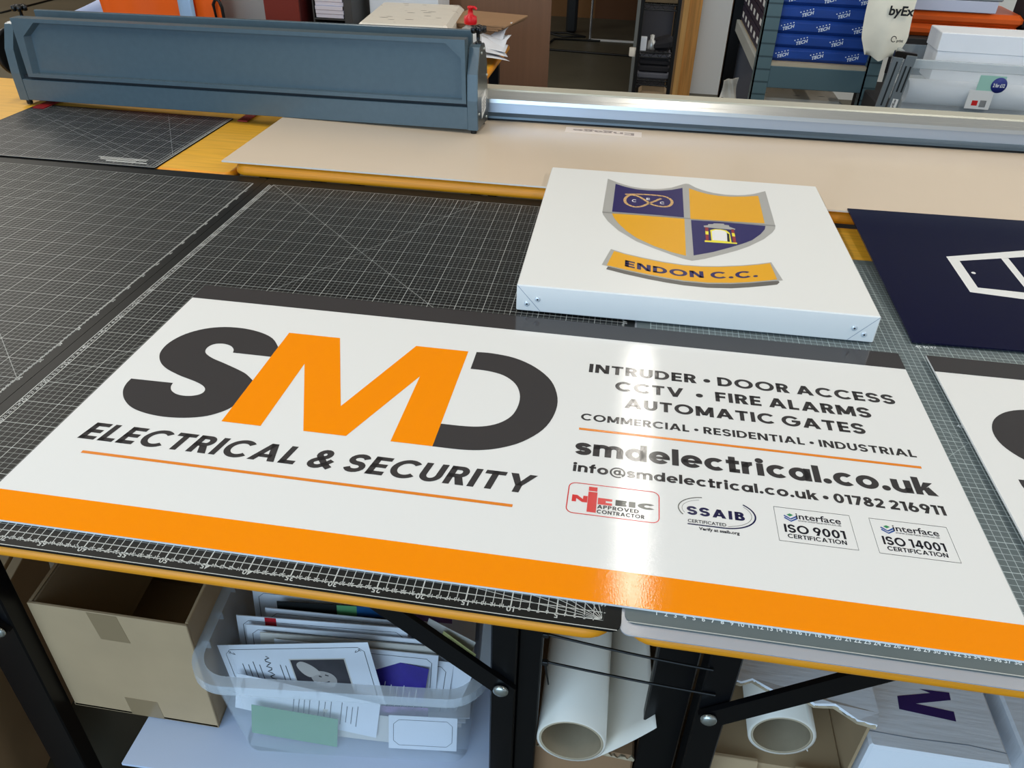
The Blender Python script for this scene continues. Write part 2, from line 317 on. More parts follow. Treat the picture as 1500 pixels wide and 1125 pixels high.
# ------------------------------------------------------------------ a bold geometric alphabet drawn from bars and rings (cap height 1)
def geo_glyph(ch, t):
    P = []; A = []
    def bar(x0, y0, x1, y1): P.append([(x0, y0), (x1, y0), (x1, y1), (x0, y1)])
    def sl(xb, xt, y0=0, y1=1, tt=None):          # slanted bar, left edge from xb (bottom) to xt (top)
        h = (tt or t)*math.sqrt(1+((xt-xb)/(y1-y0))**2)
        P.append([(xb, y0), (xb+h, y0), (xt+h, y1), (xt, y1)]); return h
    def ring(cx, cy, rx, ry, a0=0, a1=360, th=None, tv=None):
        th = th or t; tv = tv or t*.9; n = max(6, int(abs(a1-a0)/10)); pr = None
        for k in range(n+1):
            a = math.radians(a0+(a1-a0)*k/n); c, s = math.cos(a), math.sin(a)
            q = ((cx+rx*c, cy+ry*s), (cx+(rx-th)*c, cy+(ry-tv)*s))
            if pr: P.append([pr[0], q[0], q[1], pr[1]])
            pr = q
    def line(pts): 
        m = MB(); stroke(m, pts, t*.95, lambda u, v: (u, v, 0))
        for f in m.f: P.append([m.v[i][:2] for i in f])
    def arcp(cx, cy, rx, ry, a0, a1, n=12): return [(cx+rx*math.cos(math.radians(a0+(a1-a0)*k/n)), cy+ry*math.sin(math.radians(a0+(a1-a0)*k/n))) for k in range(n+1)]
    x = .76; v = t*.9                              # x-height, horizontal stroke weight
    if ch == ' ': return [], .3
    if ch == 'I': bar(0, 0, t, 1); w = t
    elif ch in 'EFL':
        w = .6 if ch != 'L' else .55; bar(0, 0, t, 1)
        if ch in 'EL': bar(0, 0, w, v)
        if ch in 'EF': bar(0, 1-v, w, 1); bar(0, .5-v/2, w*.93, .5+v/2)
    elif ch == 'T': w = .7; bar(0, 1-v, w, 1); bar(w/2-t/2, 0, w/2+t/2, 1)
    elif ch == 'H': w = .8; bar(0, 0, t, 1); bar(w-t, 0, w, 1); bar(0, .5-v/2, w, .5+v/2)
    elif ch == 'N': w = .82; bar(0, 0, t, 1); bar(w-t, 0, w, 1); P.append([(w-t*1.12, 0), (w, 0), (t*1.12, 1), (0, 1)])
    elif ch == 'M': w = 1.0; bar(0, 0, t, 1); bar(w-t, 0, w, 1); P.append([(w/2-t*.58, .12), (w/2+t*.58, .12), (t*1.15, 1), (0, 1)]); P.append([(w/2-t*.58, .12), (w/2+t*.58, .12), (w, 1), (w-t*1.15, 1)])
    elif ch == 'V': w = .94; h = sl(w/2-t*.55, 0); P.append([(w/2-t*.55, 0), (w/2+t*.55, 0), (w, 1), (w-h, 1)])
    elif ch == 'A': w = .96; h = t*1.12; P.append([(0, 0), (h, 0), (w/2+t*.55, 1), (w/2-t*.55, 1)]); P.append([(w-h, 0), (w, 0), (w/2+t*.55, 1), (w/2-t*.55, 1)]); bar(w*.24, .2, w*.76, .2+v*.9)
    elif ch == 'Y': w = .9; P.append([(w/2-t/2, .36), (w/2+t/2, .36), (t*1.15, 1), (0, 1)]); P.append([(w/2-t/2, .36), (w/2+t/2, .36), (w, 1), (w-t*1.15, 1)]); bar(w/2-t/2, 0, w/2+t/2, .42)
    elif ch == 'K': w = .8; bar(0, 0, t, 1); P.append([(t, .32), (t, .62), (w-t*1.3, 1), (w, 1)]); P.append([(t*1.4, .52), (t*2.2, .66), (w+.02, 0), (w-t*1.3, 0)])
    elif ch == 'C': w = .92; ring(.52, .5, .52, .52, 42, 318)
    elif ch == 'O': w = 1.06; ring(.53, .5, .53, .52)
    elif ch == 'G': w = 1.0; ring(.52, .5, .52, .52, 40, 350); bar(.55, .4, 1.02, .4+v)
    elif ch == 'D': w = .84; bar(0, 0, t, 1); bar(0, 0, .36, v); bar(0, 1-v, .36, 1); ring(.36, .5, .48, .5, -90, 90)
    elif ch == 'U': w = .76; bar(0, .36, t, 1); bar(w-t, .36, w, 1); ring(w/2, .37, w/2, .385, 180, 360)
    elif ch in 'RPB':
        w = .7; bar(0, 0, t, 1); r = .31
        if ch == 'B': r = .27
        bar(0, 1-v, .36, 1); bar(0, 1-2*r, .36, 1-2*r+v); ring(.36, 1-r, r, r, -90, 90)
        if ch == 'R': P.append([(.26, .42), (.26+t*1.2, .42), (w+.02, 0), (w-t*1.18, 0)])
        if ch == 'B': bar(0, 0, .38, v); bar(0, .5-v*.3, .38, .5+v*.4); ring(.38, .29, .31, .29, -90, 90)
    elif ch == 'S':
        w = .7; r = (1.03-v)/4; line(arcp(.35, 1.015-v/2-r, .25, r, 12, 270)+arcp(.35, -.015+v/2+r, .25, r, 90, -168)[1:])
    elif ch == 'l': w = t; bar(0, 0, t, 1.04)
    elif ch == 'i': w = t*1.15; bar(t*.07, 0, t*1.07, x); ring(w/2, .93, t*.62, t*.62, 0, 360, t*.6, t*.6)
    elif ch == 'o': w = .82; ring(.41, x/2, .41, x/2+.02)
    elif ch == 'c': w = .74; ring(.41, x/2, .41, x/2+.02, 45, 315)
    elif ch == 'e': w = .8; ring(.4, x/2, .4, x/2+.02, 0, 322); bar(.08, x/2-v*.42, .8, x/2+v*.32)
    elif ch in 'ad': w = .82; ring(.39, x/2, .39, x/2+.02); bar(w-t, 0, w, x if ch == 'a' else 1.04)
    elif ch in 'nm':
        n_ = 1 if ch == 'n' else 2; w = .72 if n_ == 1 else 1.16; bar(0, 0, t, x); s_ = (w-t)/n_
        for k in range(n_): ring(k*s_+(s_+t)/2, x-.3, (s_+t)/2, .32, 0, 180); bar((k+1)*s_, 0, (k+1)*s_+t, x-.29)
    elif ch == 'u': w = .72; bar(0, .3, t, x); bar(w-t, 0, w, x); ring(w/2, .31, w/2, .33, 180, 360)
    elif ch == 'r': w = .46; bar(0, 0, t, x); ring(.4, x-.38, .4, .4, 88, 170)
    elif ch == 't': w = .5; bar(.1, .0, .1+t, .98); bar(0, x-v, w, x); bar(.1, 0, w, v)
    elif ch == 'f': w = .5; bar(.1, 0, .1+t, .8); bar(0, x-v, w, x); ring(.1+.34, .76, .34, .29, 95, 180)
    elif ch == 's':
        w = .6; r = (x+.03-v)/4; line(arcp(.3, x+.015-v/2-r, .2, r, 12, 270)+arcp(.3, -.015+v/2+r, .2, r, 90, -168)[1:])
    elif ch == 'k': w = .74; bar(0, 0, t, 1.04); P.append([(t, .22), (t, .46), (w-t*1.35, x), (w-.02, x)]); P.append([(t*1.2, .34), (t*2.1, .5), (w+.04, 0), (w-t*1.3, 0)])
    elif ch == '.': w = t*1.2; ring(w/2, t*.6, t*.6, t*.6, 0, 360, t*.59, t*.59)
    elif ch == '\u2022': w = t*1.7; ring(w/2, .42, t*.85, t*.85, 0, 360, t*.84, t*.84)
    elif ch == '@': w = 1.16; ring(.58, .4, .58, .6, -50, 300, t*.6, t*.6); ring(.55, .4, .27, .3, 0, 360, t*.7, t*.7); bar(.82-t*.7, .12, .82, .7); ring(.97, .3, .17, .2, 180, 360, t*.6, t*.55)
    elif ch == '&': w = .86; line([(.84, .02), (.62, .2), (.3, .56)]+arcp(.37, .74, .17, .18, 200, -40, 10)+[(.42, .56), (.25, .47)]+arcp(.33, .26, .23, .2, 130, 300, 8)+[(.62, .24), (.76, .46)])
    elif ch == '0': w = .72; ring(.36, .5, .36, .515)
    elif ch == '1': w = .4; bar(.4-t, 0, .4, 1); P.append([(0, 1), (0, 1-v), (.4, 1-v), (.4, 1)])
    elif ch == '2': w = .66; line(arcp(.32, .7, .22, .21, 165, -20, 10)+[(.45, .5), (.12, v*.6)]); bar(0, 0, .64, v)
    elif ch == '4': w = .78; bar(.46, 0, .46+t, 1); bar(0, .2, .78, .2+v); P.append([(0, .2), (t*1.2, .2), (.46+t*.3, 1), (.42, 1)])
    elif ch == '7': w = .62; bar(0, 1-v, .62, 1); P.append([(.1, 0), (.1+t*1.1, 0), (.62, 1-v), (.62-t*1.15, 1-v)])
    elif ch == '8': w = .68; ring(.34, .74, .29, .27); ring(.34, .28, .34, .295)
    elif ch == '6': w = .7; ring(.35, .33, .35, .345); P.append([(.0, .34), (t*1.0, .42), (.5, 1), (.5-t*1.25, 1)])
    elif ch == '9': w = .7; ring(.35, .67, .35, .345); P.append([(.7, .66), (.7-t, .58), (.2, 0), (.2+t*1.25, 0)])
    else: w = .4
    return P, w
def geo_text(mb, txt, fn, u0, w0, cap, width=None, weight=.2, gap=.1, shear=0, bend=None, space=None, condense=1):
    polys = []; x = 0
    for ch in txt:
        P, w = geo_glyph(ch, weight/condense if False else weight)
        if ch == ' ': x += (space or .28); continue
        for p in P: polys.append([(a+x, b) for a, b in p])
        x += w+gap
    tot = x-gap; sy = cap; sx = (width-shear*cap)/tot if width else cap
    for p in polys:
        q = [(a*sx+shear*b*sy, b*sy) for a, b in p]
        # densify nothing, bend per vertex
        ar = sum(q[i][0]*q[(i+1) % len(q)][1]-q[(i+1) % len(q)][0]*q[i][1] for i in range(len(q)))
        if ar < 0: q = q[::-1]
        mb.add([fn(u0+u, w0+v+(bend(u) if bend else 0)) for u, v in q], [tuple(range(len(q)))])
# ------------------------------------------------------------------ outlines of the printed artwork, in cm on each sign
D_shield = [(13.47,56.75),(15.99,54.53),(18.72,52.8),(21.39,52.08),(24.04,52.19),(26.16,52.88),(28.04,54.04),(30.8,56.95),(31.35,57.31),(32.02,57.22),(33.39,55.19),(35.16,53.67),(37.19,52.61),(39.75,52.05),(42.36,52.24),(44.23,52.78),(46.15,53.78),(49.04,56.27),(48.63,36.0),(48.35,34.41),(47.58,32.43),(45.51,28.77),(42.08,24.5),(39.61,22.08),(37.22,20.14),(33.27,17.08),(30.8,15.71),(29.08,16.4),(27.13,17.59),(23.82,19.89),(20.41,22.54),(16.82,27.04),(14.51,31.46),(13.39,34.74),(13.14,36.32)]
D_q1 = [(15.35,53.61),(17.66,52.19),(20.07,51.19),(22.71,51.01),(25.35,51.42),(28.0,52.52),(30.44,54.33),(30.12,36.73),(25.16,36.86),(15.16,36.75)]
D_q2 = [(31.9,54.34),(33.8,52.78),(35.82,51.58),(38.37,50.95),(40.96,50.99),(44.13,51.74),(47.09,52.88),(46.6,36.96),(39.73,36.55),(31.42,36.23)]
D_q3 = [(15.2,35.77),(20.25,35.97),(30.19,35.97),(29.79,17.75),(27.16,18.83),(23.83,20.99),(20.39,24.24),(18.47,27.08),(16.71,30.67),(15.65,33.59)]
D_q4 = [(31.51,35.61),(37.27,35.85),(46.61,35.59),(46.21,33.66),(45.08,31.03),(43.1,27.71),(41.06,25.59),(38.61,23.42),(35.03,20.51),(31.24,18.15)]
D_bar = [(13.14,36.45),(30.22,36.62),(48.68,36.39),(48.6,35.75),(30.19,35.97),(13.17,35.8)]
D_banner_grey = [(15.63,17.97),(18.25,16.61),(21.59,15.43),(25.31,14.36),(29.2,13.76),(32.43,13.85),(35.69,14.39),(40.1,15.67),(43.02,16.86),(45.54,18.07),(46.68,10.7),(43.65,9.63),(40.42,8.4),(37.24,7.45),(33.07,6.73),(28.94,6.76),(25.83,7.28),(22.69,8.0),(18.43,9.24),(14.24,10.74)]
D_banner_gold = [(16.27,17.18),(18.26,16.19),(21.59,15.02),(25.3,13.95),(29.18,13.4),(32.41,13.49),(35.67,14.03),(40.06,15.31),(42.97,16.44),(45.26,17.61),(45.67,10.88),(43.7,10.02),(40.46,8.78),(37.28,7.88),(33.1,7.15),(28.95,7.18),(25.84,7.71),(22.69,8.43),(18.42,9.63),(15.15,10.72)]
D_banner_shadow = [(15.39,10.27),(18.43,9.24),(22.69,8.0),(25.83,7.28),(28.94,6.76),(33.07,6.73),(37.24,7.45),(40.42,8.4),(43.65,9.63),(45.81,10.34),(45.99,9.86),(45.4,8.81),(43.45,7.97),(40.25,6.75),(37.09,5.73),(32.97,5.15),(28.88,5.27),(25.8,5.78),(22.69,6.48),(18.46,7.79),(15.12,9.08)]
D_knotA = [(17.64,47.48),(20.89,48.17),(24.01,48.33),(26.34,47.95),(27.55,46.56),(27.85,44.51),(27.12,42.42),(25.48,41.8),(23.47,42.68),(21.94,45.01),(20.38,46.97),(18.82,47.22),(17.94,45.73),(17.68,43.76),(18.2,41.78),(19.69,40.51),(21.32,41.06),(22.71,42.93),(24.24,44.8),(25.54,46.49),(27.88,47.7)]
D_C1 = [(19.19,43.24),(19.17,44.78),(20.11,43.57)]
D_E = [(22.32,45.1),(22.37,46.32),(23.09,45.26)]
D_C2 = [(25.24,43.26),(25.31,44.67),(26.13,43.45)]
D_arch = {'top':[(33.93,33.1),(34.83,33.47),(34.94,34.11),(35.96,34.32),(36.06,34.78),(38.16,34.97),(38.18,34.35),(39.11,34.35),(39.12,33.55),(40.3,32.75),(40.05,32.1),(33.98,32.37)],'left':[(34.17,32.29),(34.83,32.24),(34.51,25.68),(33.96,25.74)],'right':[(39.37,32.38),(39.96,32.38),(39.83,25.79),(39.23,25.89)],'yellow':[(35.15,31.09),(36.02,31.76),(37.22,31.94),(38.36,31.57),(38.97,30.37),(38.92,25.72),(39.95,25.81),(39.96,25.19),(33.69,24.94),(33.73,25.69),(35.04,25.79)],'white':[(35.42,30.55),(36.24,31.44),(37.18,31.51),(38.09,31.09),(38.37,30.25),(38.11,26.12),(35.29,26.12)],'dark':[(38.37,30.25),(38.8,29.75),(38.59,25.94),(38.14,25.96)]}
D_bannertext = [(18.45,10.98),(24.17,9.25),(29.12,8.78),(32.68,8.91),(36.06,9.42),(42.38,11.19),(19.09,13.64),(32.94,11.51),(34.06,9.18)]
D_navy_outer = [(15.19,32.56),(32.08,37.9),(24.59,17.55),(15.37,18.7)]
D_navy_c1 = [(17.31,31.08),(26.04,33.55),(26.29,22.18),(25.46,20.14),(17.4,20.7)]
D_navy_c2 = [(27.55,33.88),(30.91,34.73),(27.68,25.96)]
D_navy_dot = [(18.47,26.43),(18.09,26.73),(18.87,26.14),(18.23,25.68)]
D_navy_edge = [(18.27,0.38),(36.62,50.23)]
# ------------------------------------------------------------------ the setting
def struct(o): o['kind'] = 'structure'; return o
FZ = -76
struct(MB().box(-900, 500, -420, 860, FZ-4, FZ).build('floor', 'concrete'))
struct(MB().box(-900, -48, 830, 836, FZ, 230).build('wall_back', 'wall_tan'))
struct(MB().box(-48, 520, 830, 836, FZ, 230).build('wall_rear', 'wall_brown'))
struct(MB().box(38, 66, 546, 556, FZ, 230).build('wall_pier', 'wall_grey'))
struct(MB().box(66, 520, 556, 562, FZ, 230).build('wall_right', 'wall_grey'))
struct(MB().box(-900, 500, -420, 860, 236, 240).build('ceiling', 'ceiling'))
struct(MB().box(-4.6, 0, 534, 552, FZ, 130).build('trim_1', 'frame_grey'))
mb = MB().box(20.8, 26, 527, 540, FZ, 200); o = struct(mb.build('trim_2', 'timber2'))
struct(MB().box(26, 29.5, 526, 540, FZ, 200).build('trim_3', 'timber3'))
struct(MB().box(29.5, 38, 527.5, 542, FZ, 200).build('trim_4', 'timber'))
struct(MB().box(0, 21, 551, 554, FZ, 200).build('wall_niche', 'rack_grey'))
mb = MB()
for (bx_, by_) in ((23, 312), (440, 330), (-420, 330), (-150, 40), (190, 40), (-820, 540)):  # the last three fixtures go with the added lamps
    o = MB().box(-7, 7, -120, 120, 0, 5, .8).build('batten_and_fill_lamp', 'batten', loc=(bx_, by_, 231))
    tag(o, 'white ceiling batten lamp out of view, several of them added for brightness', 'lamp', 'ceiling battens')
# ------------------------------------------------------------------ work tables
def table(label, x0, x1, y0, y1, top, thick, legs, rl=3.5, braces=(), bull=None):
    t = thing('folding_table', label, 'table', ((x0+x1)/2, (y0+y1)/2, FZ))
    ox, oy = (x0+x1)/2, (y0+y1)/2
    fn = lambda x, y, z: (x-ox, y-oy, z-FZ)
    e = thick*.5; mb = MB(); rings = []
    for k in range(9):                       # half-round edge all the way round
        an = -math.pi/2+math.pi*k/8; i_ = e*(1-math.cos(an))
        rings.append((rrect(x0+i_, x1-i_, y0+i_, y1-i_, rl-i_, 6), top-thick/2+thick/2*math.sin(an)))
    if bull:                                 # bullnose edge: a deep rounded-over upper corner, shaped to face the overhead light
        rings = [(rrect(x0+.4, x1-.4, y0+.4, y1-.4, rl-.4, 6), top-thick), (rrect(x0, x1, y0, y1, rl, 6), top-thick+.4)]
        for k in range(9):
            an = math.pi/2*k/8; i_ = bull[0]*(1-math.cos(an)); rings.append((rrect(x0+i_, x1-i_, y0+i_, y1-i_, rl-i_, 6), top-bull[1]*(1-math.sin(an))))
    n = len(rings[0][0]); nr = len(rings)
    vs = [fn(p[0], p[1], z) for r, z in rings for p in r]; fs = []
    mb.add(vs, [tuple(range(n-1, -1, -1)), tuple(range((nr-1)*n, nr*n))])
    for r in range(nr-1):
        for i in range(n): fs.append((r*n+i, r*n+(i+1) % n, (r+1)*n+(i+1) % n, (r+1)*n+i))
    mb.build('table_top', 'wood', t); MB().add(vs, fs, True).build('edge_band', 'wood_edge', t)
    for (lx0, lx1, ly0, ly1) in legs:
        mb = MB().box(lx0, lx1, ly0, ly1, FZ, top-thick, .2, fn); mb.build('leg', 'steel_black', t)
    for (p, q, wd, scr) in braces:
        p, q = Vector(p), Vector(q); d = (q-p).normalized(); up = Vector((0, 1, 0)); sd = d.cross(up).normalized()*wd/2; dp = up*.35
        vs = [fn(*(a+sg*sd+h*dp)) for a in (p-d*1.2, q+d*1.2) for sg in (-1, 1) for h in (-1, 1)]
        br = MB().add(vs, [(0, 1, 3, 2), (4, 6, 7, 5), (0, 4, 5, 1), (2, 3, 7, 6), (0, 2, 6, 4), (1, 5, 7, 3)]).build('leg_brace', 'steel_black', t)
        if scr:
            c = fn(*scr); MB().lathe([(.95, 0), (.95, -.25), (.7, -.45), (.15, -.5)], c, 'y', 16).build('screw', 'bolt', br)
    return t
table('yellow wooden folding table at the front left, under the two black cutting mats', -178, 1.6, -1.4, 118.6, -.3, 1.9,
      [(-84.1, -78.2, 2.4, 5.2), (-12.5, -9.3, 2.4, 5.6), (-9.3, -6.4, 3.6, 5.6), (-84, -79, 100, 104), (-12, -8, 100, 104)], braces=[((-27.5, 2, -3.2), (-11, 2, -17.3), 2.6, (-11, 1.4, -17.2)), ((-95, 2, -3), (-80, 2, -21), 2.6, (-79.5, 1.4, -20.9))])
table('yellow wooden folding table at the front right, under the grey cutting mat', 2.2, 124, -1.2, 118.6, -.3, 1.9,
      [(12.6, 16.2, 2.2, 5.6), (7.4, 12.5, 6.0, 7.8), (110, 114, 3, 6), (10, 14, 100, 104), (110, 114, 100, 104)], braces=[((32, 1.6, -2.8), (14.5, 1.6, -16.4), 2.8, (13.9, 1.0, -16.1))])
table('yellow wooden table behind the black mats at left, carrying the small black mat', -245, -97.6, 119.3, 190, .1, 2.0,
      [(-240, -236, 124, 128), (-104, -100, 124, 128), (-240, -236, 182, 186), (-104, -100, 182, 186)], 3)
table('yellow wooden table with thick rounded edge under the beige acrylic sheet', -97.2, 132, 119.15, 196, 3.0, 2.98,
      [(-93, -89, 124, 128), (124, 128, 124, 128), (-93, -89, 188, 192), (124, 128, 188, 192)], 3.2, bull=(2.0, 2.2))
table('yellow wooden table in the back, carrying the wrapped film box and papers', -215, -52.5, 214, 276, 3.0, 2.4,
      [(-210, -206, 218, 222), (-60, -56, 230, 234), (-210, -206, 268, 272), (-60, -56, 268, 272)], 2)
# the black area under the right table is its second leg, made extra wide
# ------------------------------------------------------------------ cutting mats
def numerals(mb, items, z, flip=False):
    for s_, x, y, h, ver in items:
        fn = (lambda u, w_: (x-w_, y+u, z)) if ver else (lambda u, w_: (x+u, y+w_, z))
        text(mb, s_, fn, 0, -h/2, h, bold=.012, align='c', flip=flip)
def black_mat(label, ox, xa=-3, xb=87):
    t = thing('cutting_mat', label, 'cutting mat', (ox, 0, -.3))
    MB().prism(rrect(xa, xb, -1.2, 119.1, 1.2), 0, .3).build('mat_sheet', 'mat_a', t)
    mb = MB(); z = .32; fn = lambda u, w_: (u, w_, z)
    for a, b, c, d in ((-1, 0, -1, 115), (85.0, 0, 85.0, 115), (0, 0, 85, 0), (0, 0, 0, 115)):
        stroke(mb, [(a, b), (c, d)], .13, fn)
    stroke(mb, [(-1, 0), (0, 0)], .1, fn); stroke(mb, [(xa+.6, -1.08), (xb-.4, -1.08)], .1, fn)
    stroke(mb, [(0, 1.05), (85, 1.05)], .07, fn)
    for a in (8, 15, 22, 30, 45, 60, 75):
        ca, sa = math.cos(math.radians(a)), math.sin(math.radians(a)); r = 6.5/max(sa, .45) if a < 45 else 7
        stroke(mb, [(85, 0), (85-r*ca, r*sa)], .07, fn)
    for k in range(0, 86): stroke(mb, [(k, 0), (k, 2.4 if k % 5 else 3.2)], .08 if k % 5 else .14, fn)
    mb.build('ruled_lines', 'mat_ink', t)
    mb = MB()
    numerals(mb, [(str(k), 85-k, .55, .5 if k % 5 else .75, False) for k in range(1, 85)], z, True)
    numerals(mb, [(str(k), -.5, k, .5 if k % 5 else .75, True) for k in range(1, 115)], z)
    numerals(mb, [(str(k), 84.5, k, .5 if k % 5 else .75, True) for k in range(1, 115)], z, True)
    mb.build('ruler_numerals', 'mat_ink', t)
black_mat('large black grid cutting mat lying under the left half of the sign', -85)
black_mat('large black grid cutting mat at the left edge, left of the wide dark seam', -175.1)
# clear sheet under the grey mat and the grey mat itself
tag(MB().prism(rrect(1.9, 123, -1.35, 100, 1.0), -.3, -.15).build('protective_sheet', 'clear_sheet'), 'clear plastic sheet edge showing under the grey cutting mat', 'sheet')
t = thing('cutting_mat', 'grey green cutting mat with white grid under the right half of the sign', 'cutting mat', (4.75, 0, -.15))
MB().prism(rrect(-2.4, 118, .15, 100.4, 1.2), 0, .15).build('mat_sheet', 'mat_r', t)
mb = MB(); numerals(mb, [(str(k), k, 1.95, .55, False) for k in range(1, 100)], .17)
mb.build('ruler_numerals', 'mat_ink2', t)
for y_ in (44, 66.5): mb = MB(); numerals(mb, [(s_, 45.0+i*1.25, y_+.1*i, .75, False) for i, s_ in enumerate(('45', '46', '47'))], .17); mb.build('grid_numerals', 'mat_ink2', t)
mb = MB(); numerals(mb, [('40', 34.2, 60.4, .8, False), ('41', 34.2, 61.6, .8, False)], .17)
mb.build('grid_numerals', 'mat_ink2', t)
mb = MB(); stroke(mb, [(-2.2, .28), (117.8, .28)], .1, lambda u, w_: (u, w_, .165)); mb.build('ruled_lines', 'mat_ink', t)
t = thing('cutting_mat', 'smaller black grid cutting mat partly under the blue grey machine', 'cutting mat', (-179.2, 118.9, .1))
MB().prism(rrect(0, 62, 0, 44, .6), 0, .3).build('mat_sheet', 'mat_s', t)
mb = MB(); fn = lambda u, w_: (u, w_, .32)
stroke(mb, [(.2, .15), (61.8, .15)], .22, fn); stroke(mb, [(61.7, .2), (61.7, 43.8)], .18, fn); stroke(mb, [(1, 1), (61, 1)], .08, fn); stroke(mb, [(60.9, 1), (60.9, 43)], .08, fn)
for i, (a, b) in enumerate(((44, 57.5), (45, 57.5), (45.5, 55), (47.5, 58.5))): stroke(mb, [(a, 4.6-i*.8), (b, 4.6-i*.8)], (.3, .45, .3, .55)[i], fn)
mb.build('ruled_lines', 'mat_ink', t)
mb = MB(); numerals(mb, [(str(k), 61.35, 1+k, .5, True) for k in range(1, 43)], .32); mb.build('ruler_numerals', 'mat_ink', t)
# ------------------------------------------------------------------ the printed panel signs
def panel_sign(label, x, y, z, rz):
    t = thing('panel_sign', label, 'sign', (x, y, z), (0, 0, rz)); H = 61; W = 122; T = .3
    P = lambda d: (lambda u, w_: (u, w_, T+d))
    MB().box(0, W, 0, H, 0, T).build('panel', 'sign_white', t)
    MB().add([P(.015)(*p) for p in ((0, 0), (W, 0), (W, 4.9), (0, 4.9))], [(0, 1, 2, 3)]).build('bottom_stripe', 'orange', t)
    MB().add([P(.015)(*p) for p in ((0, 56.1), (W, 56.1), (W, H), (0, H))], [(0, 1, 2, 3)]).build('top_stripe', 'dark', t)
    lg = MB().add([P(.02)(*p) for p in D_S], [tuple(range(len(D_S)-1, -1, -1))]).build('logo_letter', 'dark', t)
    MB().add([P(.02)(*p) for p in D_D], [tuple(range(len(D_D)-1, -1, -1))]).build('logo_letter', 'dark', t)
    MB().add([P(.024)(*p) for p in D_M], [tuple(range(len(D_M)))]).build('logo_letter', 'orange', t)
    f = P(.02)
    mb = MB(); geo_text(mb, 'ELECTRICAL & SECURITY', f, 4.05, 15.9, 3.62, 62.8, .225, .12, shear=.21); mb.build('strapline_lettering', 'dark', t)
    for a, b, c in ((6.4, 64.4, 13.35), (71.3, 117.75, 30.66)):
        mb = MB(); stroke(mb, [(a, c), (b, c)], .5, f); mb.build('rule_line', 'rule', t)
    for s_, u_, w_, cp, wd, wt in (('INTRUDER \u2022 DOOR ACCESS', 71.6, 45.5, 2.45, 46.4, .235), ('CCTV  \u2022  FIRE ALARMS', 75.9, 41.2, 2.5, 37.7, .235), ('AUTOMATIC GATES', 77.5, 36.95, 2.45, 34.4, .235), ('COMMERCIAL \u2022 RESIDENTIAL \u2022 INDUSTRIAL', 71.35, 32.8, 1.6, 46.4, .215)):
        mb = MB(); geo_text(mb, s_, f, u_, w_, cp, wd, wt, .13); mb.build('services_lettering', 'dark', t)
    mb = MB(); geo_text(mb, 'smdelectrical.co.uk', f, 71.2, 24.95, 3.35, 47.1, .255, .08); mb.build('contact_lettering', 'dark', t)
    mb = MB(); geo_text(mb, 'info@smdelectrical.co.uk \u2022 01782 216911', f, 71.2, 21.35, 1.75, 47.2, .235, .1, space=.25); mb.build('contact_lettering', 'dark', t)
    # contractor badge
    b = MB(); stroke(b, rrect(71.05, 82.55, 13.46, 19.1, .9), .14, f, True); b = b.build('certification_badge', 'badge_red', t)
    mb = MB(); q = lambda *p: mb.poly(p, f)
    q((71.6, 15.55), (72.15, 15.55), (72.15, 16.2), (72.9, 15.6), (73.55, 15.6), (73.55, 16.8), (73.0, 16.8), (73.0, 16.15), (72.25, 16.8), (71.6, 16.8))
    q((73.6, 13.95), (74.75, 13.95), (74.75, 17.7), (73.6, 17.7)); q((73.6, 17.85), (74.7, 17.85), (74.7, 18.65), (73.6, 18.65))
    a = 74.88; q((a, 15.55), (a+1.8, 15.55), (a+1.8, 15.98), (a+1.0, 15.98), (a+1.0, 16.3), (a+1.8, 16.3), (a+1.8, 16.75), (a, 16.75))
    mb.build('badge_mark', 'badge_red', b)
    mb = MB(); geo_text(mb, 'EIC', f, 77.1, 15.7, 1.05, 4.9, .36, .12); mb.build('badge_lettering', 'badge_grey', b)
    mb = MB(); geo_text(mb, 'APPROVED', f, 74.85, 14.8, .66, 5.2, .24, .12); geo_text(mb, 'CONTRACTOR', f, 74.85, 13.92, .66, 5.9, .24, .12); mb.build('badge_lettering', 'badge_ink', b)
    # oval certified badge
    arc = lambda cx, cy, rx, ry, a0, a1, n=28: [(cx+rx*math.cos(math.radians(a0+(a1-a0)*k/n)), cy+ry*math.sin(math.radians(a0+(a1-a0)*k/n))) for k in range(n+1)]
    b = MB(); stroke(b, [(86.0, 14.1)] + arc(90.3, 16.75, 4.1, 2.65, -85, 48), .2, f); b = b.build('certification_badge', 'badge_navy', t)
    mb = MB(); stroke(mb, [(90.9, 14.4)] + arc(90.2, 16.8, 3.75, 2.35, -70, 40), .06, f); mb.build('badge_mark', 'badge_grey', b); mb = MB(); stroke(mb, arc(88.6, 16.9, 3.65, 2.3, 100, 212), .15, f); stroke(mb, arc(88.7, 16.85, 3.3, 1.9, 110, 205), .05, f)
    mb.build('badge_mark', 'badge_grey', b)
    mb = MB(); geo_text(mb, 'SSAIB', f, 86.0, 15.78, 1.52, 7.1, .25, .18); mb.build('badge_lettering', 'badge_navy', b)
    mb = MB(); text(mb, 'CERTIFICATED', f, 86.05, 14.4, .56, 4.65, .014); text(mb, 'Verify at ssaib.org', f, 87.35, 13.25, .52, 4.85, .03); mb.build('badge_lettering', 'badge_ink', b)
